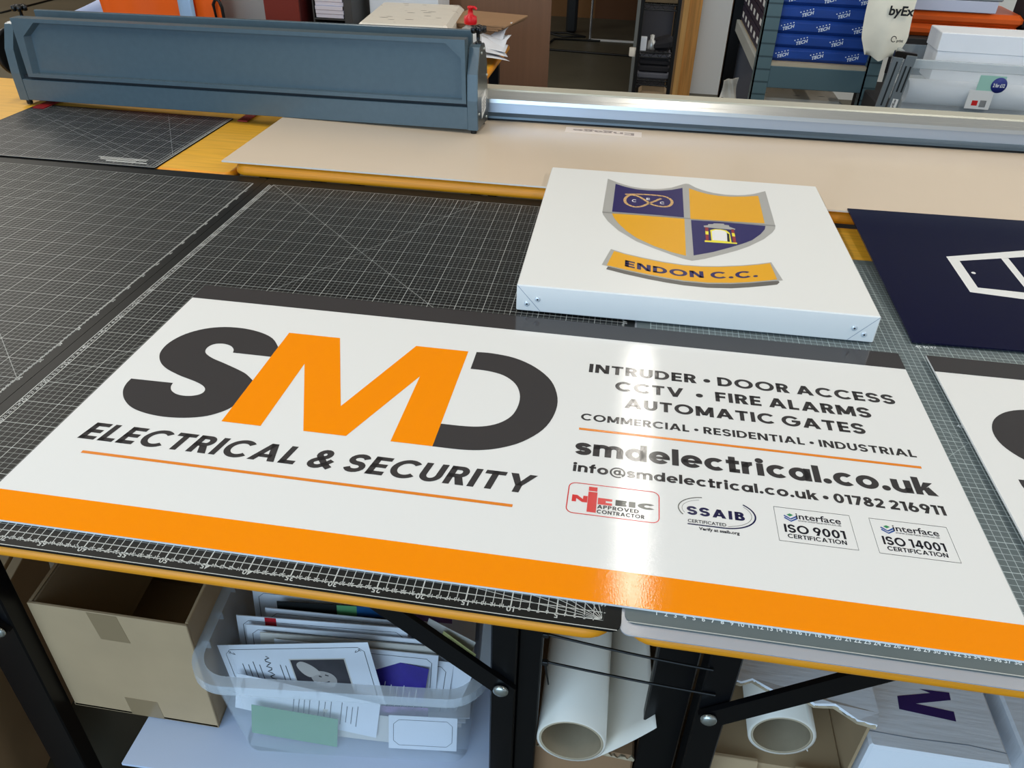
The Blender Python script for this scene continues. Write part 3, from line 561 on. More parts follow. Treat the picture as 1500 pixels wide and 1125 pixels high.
    for (bx, num, pad) in ((96.87, 'ISO 9001', 0), (108.45, 'ISO 14001', .25)):
        x1 = bx+9.2; b = MB(); stroke(b, [(bx, 13.2), (x1, 13.2), (x1, 19.15), (bx, 19.15)], .07, f, True); b = b.build('certification_badge', 'badge_ink', t)
        mb = MB(); text(mb, 'interface', f, bx+2.55, 17.35, 1.05, 5.4, .012); text(mb, 'www.interface-nrm.co.uk', f, bx+2.7, 16.95, .32, 5.2, 0)
        geo_text(mb, num, f, bx+.85, 14.8, 1.4, 7.25, .215, .11); geo_text(mb, 'CERTIFICATION', f, bx+1.1, 13.85, .7, 6.9, .2, .12); mb.build('badge_lettering', 'badge_ink', b)
        mb = MB(); cx = bx+1.85
        for dy in (0, -.38): stroke(mb, [(cx-.75, 17.75+dy), (cx, 17.2+dy), (cx+.75, 17.75+dy)], .22, f)
        mb.build('badge_mark', 'badge_blue', b)
        mb = MB(); mb.poly([(cx-.05, 17.65), (cx+.4, 17.95), (cx, 18.2), (cx-.4, 17.95)], f); mb.build('badge_mark', 'badge_green', b)
    return t
D_M = [(21.4, 22.95), (27.2, 22.95), (27.35, 39.3), (33.45, 22.97), (39.6, 22.97), (45.95, 39.3), (45.94, 22.97), (51.85, 22.97), (51.85, 47.82), (43.15, 47.82), (36.6, 29.55), (30.2, 47.8), (21.4, 47.8)]
D_D = smooth_poly([(53.2, 47.9), (55.8, 48.0), (59.6, 47.3), (63.2, 45.2), (66.06, 41.9), (67.5, 37.6), (67.5, 33.5), (66.3, 29.5), (63.79, 26.2), (61.0, 24.3), (58.2, 23.3), (55.4, 22.98), (51.85, 22.97), (51.85, 28.15), (55.2, 28.2), (57.7, 28.6), (59.86, 29.76), (61.4, 31.8), (62.0, 34.6), (61.8, 37.5), (60.7, 40.1), (58.6, 42.0), (55.9, 42.78), (53.2, 42.85)], {0, 12, 13, 23})
D_S = smooth_poly([(21.4, 40.2), (21.4, 43.2), (19.5, 45.5), (17.0, 46.9), (13.74, 47.65), (10.24, 47.5), (7.22, 46.3), (4.92, 44.05), (3.75, 41.2), (3.78, 38.4), (4.85, 36.1), (6.71, 34.25), (9.61, 32.75), (12.85, 31.6), (14.57, 30.8), (15.5, 29.9), (15.6, 28.9), (14.9, 28.15), (13.6, 27.75), (12.1, 27.9), (10.9, 28.6), (10.26, 29.55), (10.09, 30.5), (3.41, 30.42), (3.46, 28.8), (4.1, 26.99), (5.49, 25.15), (7.48, 23.65), (9.93, 22.8), (12.87, 22.45), (16.01, 22.75), (18.82, 23.72), (20.68, 25.3), (21.4, 26.5), (21.4, 33.4), (19.6, 34.9), (17.56, 35.95), (14.84, 37.15), (12.58, 38.1), (10.86, 39.35), (10.4, 40.75), (10.94, 42.0), (12.29, 42.45), (13.73, 42.1), (14.7, 41.2), (15.06, 40.2)], {0, 1, 22, 23, 33, 34, 45})
s1 = panel_sign('white panel sign with orange stripe and full lettering lying across both front tables', -76.56, 2.21, .02, -.0019)
s2 = copy_tree(s1); s2.location = (.496, .012, .0065+TZ); s2.rotation_euler = (0, 0, 0)
tag(s2, 'white panel sign cut off by the right edge, only part of a dark letter showing', 'sign')
# ------------------------------------------------------------------ folded tray sign with the club crest
t = thing('tray_sign', 'white folded tray sign with navy and gold shield crest', 'sign', (-19.05, 65.2, .3), (0, 0, .009))
TW, TD, TH = 61.2, 62.0, 5.05
MB().box(0, TW, 0, TD, 0, TH, .18).build('tray_body', 'tray', t)
F = lambda d: (lambda u, w_: (u, w_, TH+d))
def flat(pts, m, name, par, d): return MB().add([F(d)(*p) for p in pts], [tuple(range(len(pts)))] if sum(pts[i][0]*pts[(i+1) % len(pts)][1]-pts[(i+1) % len(pts)][0]*pts[i][1] for i in range(len(pts))) > 0 else [tuple(range(len(pts)-1, -1, -1))]).build(name, m, par)
sh = flat(D_shield, 'crest_grey', 'shield', t, .015)
for q, m in ((D_q1, 'crest_navy'), (D_q2, 'crest_gold'), (D_q3, 'crest_gold'), (D_q4, 'crest_navy')): flat(q, m, 'shield_quarter', sh, .03)
flat(D_bar, 'crest_line', 'shield_bar', sh, .025)
mb = MB(); stroke(mb, smooth_poly(D_knotA, {0, len(D_knotA)-1}, 3)[:-3], .62, F(.04)); mb.build('rope_knot', 'rope', sh)
mb = MB()
kp = D_knotA
for i in range(0, len(kp)-1):
    for tt in (.25, .75):
        x_ = kp[i][0]*(1-tt)+kp[i+1][0]*tt; y_ = kp[i][1]*(1-tt)+kp[i+1][1]*tt
        dx, dy = kp[i+1][0]-kp[i][0], kp[i+1][1]-kp[i][1]; d_ = math.hypot(dx, dy); dx, dy = dx/d_, dy/d_
        stroke(mb, [(x_-dx*.2-dy*.3, y_-dy*.2+dx*.3), (x_+dx*.2+dy*.3, y_+dy*.2-dx*.3)], .1, F(.045))
mb.build('rope_twist', 'crest_navy', sh)
mb = MB()
for s_, q in (('C', D_C1), ('E', D_E), ('C', D_C2)): text(mb, s_, F(.04), q[0][0], q[0][1], q[1][1]-q[0][1], q[2][0]-q[0][0], .02)
mb.build('crest_lettering', 'crest_white', sh)
a = D_arch
flat(a['yellow'], 'crest_yellow', 'gateway', sh, .035); flat(a['top'], 'crest_grey', 'gateway', sh, .045); flat(a['white'], 'crest_white', 'gateway', sh, .045); flat(a['dark'], 'badge_ink', 'gateway', sh, .045)
for q in (a['left'], a['right']):
    flat(q, 'crest_red', 'gateway', sh, .045)
    lo = [tuple(q[0][j]*.7+q[3][j]*.3 for j in (0, 1)), tuple(q[1][j]*.7+q[2][j]*.3 for j in (0, 1)), tuple(q[1][j]*.45+q[2][j]*.55 for j in (0, 1)), tuple(q[0][j]*.45+q[3][j]*.55 for j in (0, 1))]
    flat(lo, 'crest_yellow', 'gateway', sh, .05)
bn = flat(D_banner_shadow, 'crest_shade', 'banner', t, .015)
flat(D_banner_grey, 'crest_grey', 'banner_border', bn, .025); flat(D_banner_gold, 'crest_gold', 'banner_face', bn, .035)
bt = D_bannertext; mb = MB()
ub0, ub1 = bt[0][0], bt[5][0]; um = (ub0+ub1)/2
pts_ = [bt[i] for i in range(6)]
def fitq(ps):      # quadratic through the baseline of the banner lettering
    import itertools
    S = [[sum(p[0]**(i+j) for p in ps) for j in range(3)] for i in range(3)]; T_ = [sum(p[1]*p[0]**i for p in ps) for i in range(3)]
    m = Matrix(S); return m.inverted() @ Vector(T_)
qc = fitq([(p[0]-um, p[1]) for p in pts_])
base = lambda u: qc[0]+qc[1]*(u-um)+qc[2]*(u-um)**2
geo_text(mb, 'ENDON C.C.', lambda u, w_: (u, w_, TH+.045), ub0, 0, bt[6][1]-bt[0][1], ub1-ub0, .24, .13, bend=lambda u: base(u+ub0)); mb.build('banner_lettering', 'crest_navy', bn)
# mitred corners with rivets
for sx in (0, 1):
    X = lambda v: v if sx == 0 else TW-v
    mb = MB(); stroke(mb, [(X(.1), TH-.1), (X(4.3), .2)], .09, lambda u, w_: (u, -.02, w_)); mb.build('corner_seam', 'seam', t)
    for (a_, b_) in ((1.9, 1.5), (3.75, 2.55)):
        r = MB().lathe([(.5, 0), (.5, -.12), (.38, -.2), (.18, -.22)], (X(a_), 0, b_), 'y', 16).build('rivet', 'rivet', t)
        MB().lathe([(.17, -.22), (.17, -.235)], (X(a_), 0, b_), 'y', 10).build('rivet_pin', 'hole', r)
# ------------------------------------------------------------------ gloss navy sign leaning on the raised table edge
L_ = 52.6; tilt = math.asin(3.1/52.67)
t = thing('navy_sign', 'glossy navy sign with white outlined drawing at the right edge', 'sign', (48.75, 67.08, .34), (tilt, 0, .0256))
MB().box(0, 82, 0, L_, 0, .3).build('panel', 'navy', t)
f = lambda u, w_: (u, w_, .315)
o_, c1, c2 = D_navy_outer, D_navy_c1, D_navy_c2
mb = MB()
def band(A, B): mb.add([f(*A[0]), f(*A[1]), f(*B[1]), f(*B[0])], [(0, 1, 2, 3)])
def ext(p, q, u): k = (u-p[0])/(q[0]-p[0]); return (u, p[1]+(q[1]-p[1])*k)
UE = 40
ot, ob = ext(o_[0], o_[1], UE), ext(o_[3], o_[2], UE)
band((o_[0], o_[3]), (c1[0], c1[4])); band((o_[0], c1[0]), (ot, ext(c1[0], c1[1], UE)))
band((c1[4], o_[3]), (ext(c1[4], c1[3], UE), ob))
e1 = ext(c1[1], c1[2], c1[2][0]+5); e2 = ext(c2[0], c2[2], c2[2][0]+5)
bl = ext(c1[4], c1[3], e1[0]); mb.add([f(*c1[1]), f(*e1), f(*e2), f(*c2[0])], [(0, 1, 2, 3)])
band((ext(o_[0], o_[1], UE-2), ext(o_[3], o_[2], UE-2)), (ot, ob))
mb.build('outline_drawing', 'sign_white', t)
d_ = D_navy_dot; mb = MB(); cx = sum(p[0] for p in d_[1:])/3; cy = sum(p[1] for p in d_[1:])/3
mb.poly([(d_[0][0]+.42*math.cos(k*math.pi/8), d_[0][1]+.42*math.sin(k*math.pi/8)) for k in range(16)], f); mb.build('outline_dot', 'sign_white', t)
# ------------------------------------------------------------------ acrylic sheet
t = thing('acrylic_sheet', 'beige masked acrylic sheet lying on the raised table, running under the machine', 'sheet', (-99.6, 119.4, 3.0), (0, 0, -.004))
MB().box(0, 231, 0, 56, 0, .4).build('sheet', 'acrylic', t)
MB().box(0, 231, -.03, 0, .02, .38).build('cut_edge', 'acrylic_edge', t)
st = MB().box(-4.6, 4.6, -1.9, 1.9, 0, .012, 0, lambda x, y, z: (x*2.3+90.1, y*1.25+45.8-.02*x, z+.402)).build('sticker', 'sticker', t)
mb = MB(); text(mb, 'Engage', lambda u, w_: (90.1-u, 45.8-w_+.02*u, .42), 0, -.9, 2.2, 17, .02, align='c'); mb.build('sticker_lettering', 'sticker_ink', st)
# ------------------------------------------------------------------ roller laminator
lam = thing('roller_machine', 'blue grey roller machine standing across the back tables', 'machine', (-180.6, 161.5, .42), (0, -.0197, -.0526))
prof = [(0, 1.3), (-.1, 9.0), (.5, 15.6), (3.4, 21.8), (5.2, 22.2), (8.8, 22.0), (11.2, 17.0), (12.0, 4.0), (11.6, 1.3)]
def cheek(x0, x1, m):
    mb = MB(); mb.prism([(p[0], p[1]) for p in prof], x0, x1, lambda a, b, c: (c, a, b)); return mb.build('side_cheek', m, lam)
cheek(-3.3, -.4, 'lam'); rc = cheek(135.3, 138.0, 'lam')
mb = MB(); mb.prism([(p[0]*.97+.2, p[1]*.985+.2) for p in prof], 138.0, 138.15, lambda a, b, c: (c, a, b)); ep = mb.build('end_plate', 'lam_end', rc)
for (y_, z_) in ((4.9, 20.2), (7.6, 20.8), (1.3, 5.4), (10.6, 13.5), (9.5, 2.6)): MB().lathe([(.35, 0), (.35, .2), (.15, .28)], (138.15, y_, z_), 'x', 10).build('screw', 'bolt', ep)
mb = MB().box(138.16, 138.2, 4.3, 9.0, 3.4, 8.6, 0, lambda x, y, z: (x, y, z+.35*(y-4.3))); lb = mb.build('rating_label', 'label', ep)
mb = MB()
for k in range(4): mb.box(138.21, 138.22, 5, 8.4, 4.5+k*.8, 4.75+k*.8, 0, lambda x, y, z: (x, y, z+.35*(y-4.3)))
mb.build('label_lines', 'ink', lb)
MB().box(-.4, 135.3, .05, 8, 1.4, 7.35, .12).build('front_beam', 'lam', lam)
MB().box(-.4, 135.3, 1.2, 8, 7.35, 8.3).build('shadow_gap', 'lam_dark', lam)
# feed tray folded up: pressed pan with raised rim and clipped corners
x0, x1, z0, z1, ri = 2.6, 135.1, 8.3, 24.2, 1.0
tr = thing('tmp', None, None)
bpy.data.objects.remove(tr)
mb = MB()
outer = [(x0, z0), (x1, z0), (x1, z1), (x0, z1)]
inner = [(x0+ri*1.8, z0+ri), (x1-ri*1.1, z0+ri), (x1-ri*1.1, z1-4.6), (x1-5.2, z1-ri), (x0+7.2, z1-ri), (x0+ri*2.6, z1-4.8)]
yf, yb = -.5, 1.4
fr = [(p[0], yf, p[1]) for p in outer]; im = [(p[0], yf, p[1]) for p in inner]; ib = [(p[0]+(1.0 if p[0] < 60 else -.4), yb, p[1]) for p in inner]
vs = fr+im+ib
fs = [(0, 1, 5, 4), (1, 2, 6, 5), (2, 3, 8, 7), (2, 7, 6), (3, 9, 8), (3, 0, 4, 9)]
fs += [(4+i, 4+(i+1) % 6, 10+(i+1) % 6, 10+i) for i in range(6)] + [tuple(range(10, 16))]
k = len(vs); vs += [(p[0], 3.0, p[1]) for p in outer]; fs += [(i, k+i, k+(i+1) % 4, (i+1) % 4) for i in range(4)] + [(k+3, k+2, k+1, k)]
mb.add(vs, fs); mb.build('feed_tray', 'lam', lam)
MB().box(1.5, 134.2, 10.6, 12.0, 9, 24.6, .2).build('delivery_tray', 'lam', lam)
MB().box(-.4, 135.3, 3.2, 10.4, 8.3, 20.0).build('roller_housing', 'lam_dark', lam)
def star_knob(x, y, z):
    kb = MB().lathe([(.9, z), (.9, z+.5), (.5, z+.7), (.5, z+2.6), (1.0, z+2.8), (1.0, z+4.2), (.4, z+4.5)], (x, y, 0), 'z', 14)
    for k in range(5):
        a = 2*math.pi*k/5+.3; cx, cy = x+1.5*math.cos(a), y+1.5*math.sin(a)
        kb.lathe([(.3, z+2.7), (.72, z+2.9), (.72, z+4.2), (.3, z+4.4)], (cx, cy, 0), 'z', 10)
        kb.tube([(x, y, z+3.5), (cx, cy, z+3.5)], .55, 8)
    kb.build('clamp_knob', 'knob', lam)
star_knob(137.0, 6.4, 22.1); star_knob(-1.5, 9.0, 21.7)
for (x, y) in ((-1.3, 1.2), (136.6, 1.2), (-1.3, 10.4), (136.6, 10.4)):
    MB().lathe([(.75, 0), (.85, .2), (.85, 1.4)], (x, y, 0), 'z', 14).build('rubber_foot', 'rubber', lam)
hw = MB().lathe([(.8, -3.3), (.8, -4.6), (5.6, -4.8), (6.4, -4.6), (6.6, -5.4), (6.2, -6.2), (5.4, -6.0), (5.2, -5.4), (1.2, -5.4), (1.0, -6.2), (.2, -6.2)], (0, 5.4, 13.8), 'x', 32)
hw.build('hand_wheel', 'rubber', lam)
# ------------------------------------------------------------------ aluminium cutter rail
t = thing('cutter_rail', 'long aluminium cutter rail lying along the back of the raised table', 'rail', (-46.5, 168.07, 3.4), (0, 0, .026))
RL = 175
pr = lambda x, pts, m, n: MB().prism(pts, 0, RL, lambda a, b, c: (c, a, b)).build(n, m, t)
pr(0, [(.9, 0), (10, 0), (10, .7), (.9, .7)], 'rubber', 'dark_gap_strip')  # black bar painting in the dark gap under the rail
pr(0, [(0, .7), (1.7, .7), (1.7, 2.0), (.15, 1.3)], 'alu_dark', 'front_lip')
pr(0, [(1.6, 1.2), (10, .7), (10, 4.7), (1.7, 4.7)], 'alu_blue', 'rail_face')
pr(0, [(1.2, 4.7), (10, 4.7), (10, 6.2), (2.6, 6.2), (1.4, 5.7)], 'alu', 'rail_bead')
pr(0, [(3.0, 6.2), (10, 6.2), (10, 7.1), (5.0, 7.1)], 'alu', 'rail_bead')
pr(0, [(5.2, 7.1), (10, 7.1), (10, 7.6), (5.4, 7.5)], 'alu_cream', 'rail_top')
# red strips at the ends of the small mat
for x, y, rz, lb in ((-114.8, 160.2, .02, 'dark red strip at the right edge of the small black mat under the machine'), (-178.0, 158.4, .02, 'dark red strip by the left foot of the blue grey machine')):
    tag(MB().box(0, 2.9 if x > -150 else 3.6, 0, 12, 0, .3).build('red_strip', 'red', None, (x, y, .42 if x > -150 else .42), (0, 0, rz)), lb, 'strip')
# ------------------------------------------------------------------ below the front tables
# open cardboard box
bx = thing('cardboard_box', 'open brown cardboard box under the front left table edge', 'box', (-65.8, 5, -42.4))
def skew(x, y, z): return (x-.105*y, y, z)
w_, d_, h_, th = 11.65, 25, 23.4, .5
mb = MB()
mb.box(-w_, w_, 0, th, 0, h_, .1, skew); mb.box(-w_, w_, d_-th, d_, 0, h_, .1, skew); mb.box(-w_, -w_+th, th, d_-th, 0, h_, .1, skew); mb.box(w_-th, w_, th, d_-th, 0, h_, .1, skew); mb.box(-w_, w_, 0, d_, 0, th, 0, skew)
mb.build('box_body', 'kraft', bx)
mb = MB().box(-.9-2.2, 2.2-.9, -.03, 0, h_-5.6, h_-.1, 0, lambda x, y, z: (x+(h_-z)*.12+.2, y, z)); mb.build('parcel_tape', 'tape', bx)
mb = MB().box(-.2-2.6, 2.6-.2, -.03, 0, 0, 4.2, 0, lambda x, y, z: (x+.6-z*.05, y, z)); mb.build('parcel_tape', 'tape', bx)
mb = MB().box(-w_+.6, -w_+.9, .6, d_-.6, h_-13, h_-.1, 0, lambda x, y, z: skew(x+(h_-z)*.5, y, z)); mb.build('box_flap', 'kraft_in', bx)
# white board under box and tub
tag(MB().prism([(-65.5, -2.4), (-12.5, -1), (-13, 46), (-65.5, 46)], 0, .5).build('white_board', 'foam', None, (0, 0, -43.1)), 'white board lying under the cardboard box and the clear tub', 'board')
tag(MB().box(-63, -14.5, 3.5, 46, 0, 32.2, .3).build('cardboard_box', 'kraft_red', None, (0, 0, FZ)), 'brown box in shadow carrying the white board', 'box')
for i, (x, rz, dz) in enumerate(((-104, .30, 0), (-101.2, .27, 1.5), (-98.4, .25, 3))):
    tag(MB().box(0, 1.6, -4, 34, 0, 40+dz, .1).build('cardboard_sheet', 'kraft', None, (x+3, -4, FZ), (0, .10, rz)), ('outermost of the flattened cardboard sheets leaning behind the left leg', 'middle one of the flattened cardboard sheets leaning behind the left leg', 'innermost flattened cardboard sheet, nearest the left leg')[i], 'cardboard', 'flattened cardboard behind the left table leg')
# clear tub of printed cards
TB = thing('plastic_tub', 'clear plastic tub full of printed cards under the front table', 'tub', (-53.8, 2.6, -42.6), (0, 0, .104))
W_, Dp, Ht = 40.6, 31, 18.6
lip = rrect(0, W_, -2.8, Dp, 5.4, 8); top_ = rrect(1.4, W_-1.4, -1.4, Dp-1.5, 4.2, 8); bot = rrect(4.6, W_-3.0, -.6, Dp-3.5, 2.6, 8)
mb = MB(); n = len(lip)
vs = [(p[0], p[1], Ht) for p in top_]+[(p[0], p[1], 0) for p in bot]; fs = [(i, n+i, n+(i+1) % n, (i+1) % n) for i in range(n)]+[tuple(range(2*n-1, n-1, -1))]
mb.add(vs, [f[::-1] for f in fs], False).build('tub_body', 'tub', TB, solid=.15)
mb = MB(); vs = [(p[0], p[1], Ht) for p in top_]+[(p[0], p[1], Ht) for p in lip]+[(p[0], p[1], Ht-1.7) for p in lip]
fs = [(i, (i+1) % n, n+(i+1) % n, n+i) for i in range(n)]+[(n+i, n+(i+1) % n, 2*n+(i+1) % n, 2*n+i) for i in range(n)]
mb.add(vs, fs).build('tub_lip', 'tub_lip', TB, solid=.15)
mb = MB()
for k in range(5): mb.box(.25, 1.4, 4+k*5, 4.15+k*5, Ht-1.5, Ht-.05)
for k in range(6): mb.box(8+k*5, 8.15+k*5, -2.6, -1.4, Ht-1.5, Ht-.05)
mb.build('lip_rib', 'tub_lip', TB)
# cards: a sheet in tub coordinates with centre, width, height, lean (rx), turn (rz) and roll (ry)
ang = .104; ca, sa = math.cos(ang), math.sin(ang)
def card(label, c, wd, ht, rot, m='paper', prints=(), th=.06, group='cards standing in the clear tub', name='printed_card'):
    e = Euler(rot); R_ = e.to_matrix().to_4x4(); Rz = Matrix.Rotation(ang, 4, 'Z'); full = (Rz @ R_).to_euler()
    x = -53.8+c[0]*ca-c[1]*sa; y = 2.6+c[0]*sa+c[1]*ca
    t = thing(name, label, 'card', (x, y, -42.6+c[2]), tuple(full), group)
    MB().box(-wd/2, wd/2, -ht/2, ht/2, -th, 0).build('sheet', m, t)
    for (nm, mm, shapes) in prints:
        mb = MB()
        for s_ in shapes:
            if s_[0] == 'box': mb.poly([(s_[1], s_[3]), (s_[2], s_[3]), (s_[2], s_[4]), (s_[1], s_[4])], lambda u, v: (u, v, .015))
            elif s_[0] == 'poly': mb.poly(s_[1], lambda u, v: (u, v, .03))
            elif s_[0] == 'line': stroke(mb, s_[1], s_[2], lambda u, v: (u, v, .02), s_[3] if len(s_) > 3 else False)
        mb.build(nm, mm, t)
    return t
def greek(x0, x1, y0, y1, n, vert=True):
    out = []
    for k in range(n):
        a = x0+(x1-x0)*k/max(1, n-1); l = random.uniform(.65, 1)
        yc = (y0+y1)/2; hh = (y1-y0)/2*l
        out.append(('line', [(a, yc-hh), (a, yc+hh)], .12))
    return out
def border(wd, ht, i=.9): return ('line', [(-wd/2+i+.8, -ht/2+i), (wd/2-i-.8, -ht/2+i), (wd/2-i, -ht/2+i+.8), (wd/2-i, ht/2-i-.8), (wd/2-i-.8, ht/2-i), (-wd/2+i+.8, ht/2-i), (-wd/2+i, ht/2-i-.8), (-wd/2+i, -ht/2+i+.8)], .09, True)
def curl(x, y, sx, sy): return ('line', [(x+sx*(.2+.5*math.sin(k*1.3)*.6+k*.12), y+sy*(.2+.45*math.cos(k*1.1)*.6+k*.05)) for k in range(9)], .09)
# upright stack, back to front: centre (u, v, z), width, height, lean, roll, turn
spec = [((16.1, 17.2, 9.9), 20.8, 12.6, (1.50, .046, .01), 'paper', 'white bordered card at the very back of the tub'), ((18.4, 15.6, 10.6), 19, 12.8, (1.50, .03, .0), 'card_blue', 'blue picture card near the back of the tub'),
        ((13.4, 14.3, 10.2), 20.2, 12.9, (1.46, .02, -.03), 'paper', 'white card with its left corner highest, in front of the blue picture card'), ((17.6, 12.9, 9.9), 20, 12.4, (1.47, .03, .02), 'card_black', 'dark picture card with green and blue print in the tub'),
        ((17.0, 11.6, 9.3), 22, 12.6, (1.5, .045, -.02), 'paper', 'white bordered card in front of the dark picture card'), ((15.2, 9.6, 9.9), 25.4, 12.6, (1.47, .022, -.01), 'paper', 'white card with a red band near its left end'),
        ((17.9, 8.7, 9.3), 27.6, 12.2, (1.5, .05, .0), 'paper', 'long white bordered card just in front of the red banded card'), ((19.2, 8.0, 8.8), 25.8, 12, (1.5, .06, .01), 'paper_warm', 'greyish card behind the purple card'),
        ((20.4, 7.3, 8.2), 24, 11.6, (1.49, .07, .0), 'paper', 'white card directly behind the purple card')]
for i, (cc, wd, ht, rot, m, lb) in enumerate(spec):
    pr = []
    if m == 'paper': pr.append(('border_print', 'ink', [border(wd, ht)]))
    if i == 5: pr.append(('red_band', 'card_red', [('box', -wd/2+4.2, -wd/2+5.9, 2, ht/2)]))
    if i == 1: pr.append(('cloud_print', 'paper', [('poly', [(0, ht/2), (6, ht/2-2.2), (9, ht/2-2), (8, ht/2)])]))
    if i == 3: pr += [('green_print', 'card_green', [('box', -1, 2, 4.2, ht/2)]), ('blue_print', 'card_blue', [('box', 2, 9.5, 4.2, ht/2)])]
    card(lb, cc, wd, ht, rot, m, pr, .14)
card('lilac flower card poking up behind the table brace', (29.5, 20, 12.5), 8, 12, (1.4, 0, -.05), 'card_lilac')
# the order of service with a portrait
W1, H1 = 23.0, 13.0
pr = [('border_print', 'ink', [border(W1, H1), curl(-10.4, 5.4, 1, -1), curl(10.4, 5.4, -1, -1), curl(10.4, -5.4, -1, 1), curl(-10.4, -5.4, 1, 1)]),
      ('text_lines', 'ink', greek(-8.6, -6.0, -2.6, 3.6, 4)+greek(-2.8, -2.0, -3.0, 3.0, 2)), ('script_title', 'ink', [('line', [(-4.6+.45*math.sin(k*1.9), 4.2-k*.33) for k in range(22)], .2)]),
      ('photo_frame', 'paper_warm', [('box', -1.2, 7.4, -5.3, 3.6)]), ('photo', 'photo', [('poly', [(-1.0, -5.1), (7.2, -5.1), (7.2, 3.4), (-1.0, 3.4)])])]
o1 = card('bordered white card with a dark portrait photo, topmost in the tub', (12.95, 5.5, 9.5), W1, H1, (1.44, -.18, -.05), 'paper', pr)
mb = MB(); L2 = lambda u, v: (u, v, .045)
mb.poly(smooth_poly([(-.3, 2.4), (.5, 3.1), (1.6, 2.6), (2.6, 1.6), (3.0, .6), (2.2, .4), (1.2, 0), (.2, .9)], set(), 3), L2); mb.build('portrait_hat', 'hat', o1)
mb = MB(); mb.poly(smooth_poly([(1.6, .8), (3.0, 1.2), (4.6, .6), (5.2, -.6), (4.6, -1.9), (3.2, -2.2), (2.0, -1.6), (1.4, -.3)], set(), 3), lambda u, v: (u, v, .04)); mb.build('portrait_face', 'photo_skin', o1)
mb = MB()
for pts in ([(2.6, .2), (3.0, .0)], [(3.6, .4), (4.1, .2)], [(3.0, -1.2), (3.6, -1.1), (4.0, -.9)]): stroke(mb, pts, .22, lambda u, v: (u, v, .05))
mb.build('portrait_features', 'photo', o1)
card('plain white card with lines of small print, foremost behind the tub front', (13.7, 3.3, 5.8), 21.6, 6.4, (1.32, .106, -.1), 'paper', [('text_lines', 'ink', greek(-2, .4, -2.4, 2.0, 4)+greek(1.8, 3.6, -2.2, 2.2, 3)+greek(5.2, 7.6, -2.2, 2.2, 4))])
card('deep purple card with white print in the tub', (26.8, 6.2, 6.2), 7.8, 10.6, (1.30, .113, -.12), 'card_purple', [('text_lines', 'paper', greek(-2.2, 2.6, -4.0, 1.4, 6)), ('grey_panel', 'paper_grey', [('box', 2.0, 3.7, -4.6, -2)])])
card('white bordered card to the right of the purple card in the tub', (29.6, 7.2, 5.6), 9.4, 11.2, (1.30, .12, .0), 'paper', [('border_print', 'ink', [border(9.4, 11.2, 1.0)])])
card('white card standing at the tub left end, behind the printed card', (5.6, 6.4, 6.4), 6, 11, (1.45, .0, -.1), 'paper', [('border_print', 'ink', [border(6, 11)])])
card('green card low in the tub front left', (12.0, 1.6, 3.2), 13, 5.4, (1.35, .06, -.08), 'card_green')
card('pale card with a grey tint low in the tub front, right of the green card', (22.5, 2.3, 2.9), 13, 5, (1.35, .05, -.03), 'paper_warm')
card('white card low in the tub front right', (31.0, 1.5, 3.4), 10, 6, (1.3, .02, .02), 'paper', [('border_print', 'ink', [border(10, 6, .7)])])
card('lilac flower strip low in the tub front, under the white card', (27.5, 3.4, 3.6), 8, 5, (1.4, .02, .02), 'card_lilac')
card('pale yellow card standing at the tub right end', (33.6, 10, 6.6), 6, 13, (1.35, .24, -.5), 'card_yellow')
card('white card standing at the tub right end', (34.0, 8.2, 6.6), 6, 13, (1.35, .24, -.45), 'paper')
card('cream card next to the yellow card in the tub', (32.6, 11.6, 6.8), 8, 13, (1.35, .2, -.35), 'paper_warm')
for k in range(4): card('loose white sheet at the bottom of the clear tub', (21+k*.4, 15+k*.2, .6+k*.4), 30, 21, (.02, 0, .02*k-.03), 'paper', th=.3, name='loose_sheet', group='loose sheets at the bottom of the tub')
# white vinyl rolls lying in torn cartons
def roll(label, loc, ro, ri, length):
    t = thing('vinyl_roll', label, 'roll', loc)
    MB().lathe([(ri+.3, 0), (ro, 0), (ro, length), (ri+.3, length), (ri+.3, 0)], (0, 0, 0), 'y', 44).build('vinyl', 'vinyl', t)
    MB().lathe([(ri, .02), (ri+.3, -.03), (ri+.3, length), (ri, length), (ri, .02)], (0, 0, 0), 'y', 44).build('core_tube', 'core', t)
    return t
r1 = roll('white vinyl roll with a wide loose end, lying between the table legs', (-1.7, 4, -29.9), 4.62, 4.0, 52)
def loose(a, b):                        # leaves the roll underneath and lifts to the right
    y = .05+b*34; ph = -1.9+min(a/.35, 1)*1.25
    if a < .35: return (4.68*math.cos(ph), y, 4.68*math.sin(ph))
    k = (a-.35)/.65; x0, z0 = 4.68*math.cos(-.65), 4.68*math.sin(-.65); r_ = 7.4-2.2*b-.5*math.sin(b*9)*.2
    return (x0+k*(r_-.6*k), y-.0*k, z0+k*(8.2-2.5*b)+.5*k*k)
MB().grid(loose, 18, 14).build('loose_end', 'vinyl', r1, solid=.06)
cb = thing('cardboard_carton', 'torn brown carton holding the white roll between the table legs', 'box', (.6, 30, FZ))
mb = MB().box(-8.4, 6.6, -23.8, 27, 0, 41.0, .3); mb.build('carton_body', 'kraft_red', cb)
MB().box(-8.6, -8.1, -23.2, 27, 41, 55, .1, lambda x, y, z: (x-.09*(z-41), y, z)).build('carton_flap', 'kraft', cb)
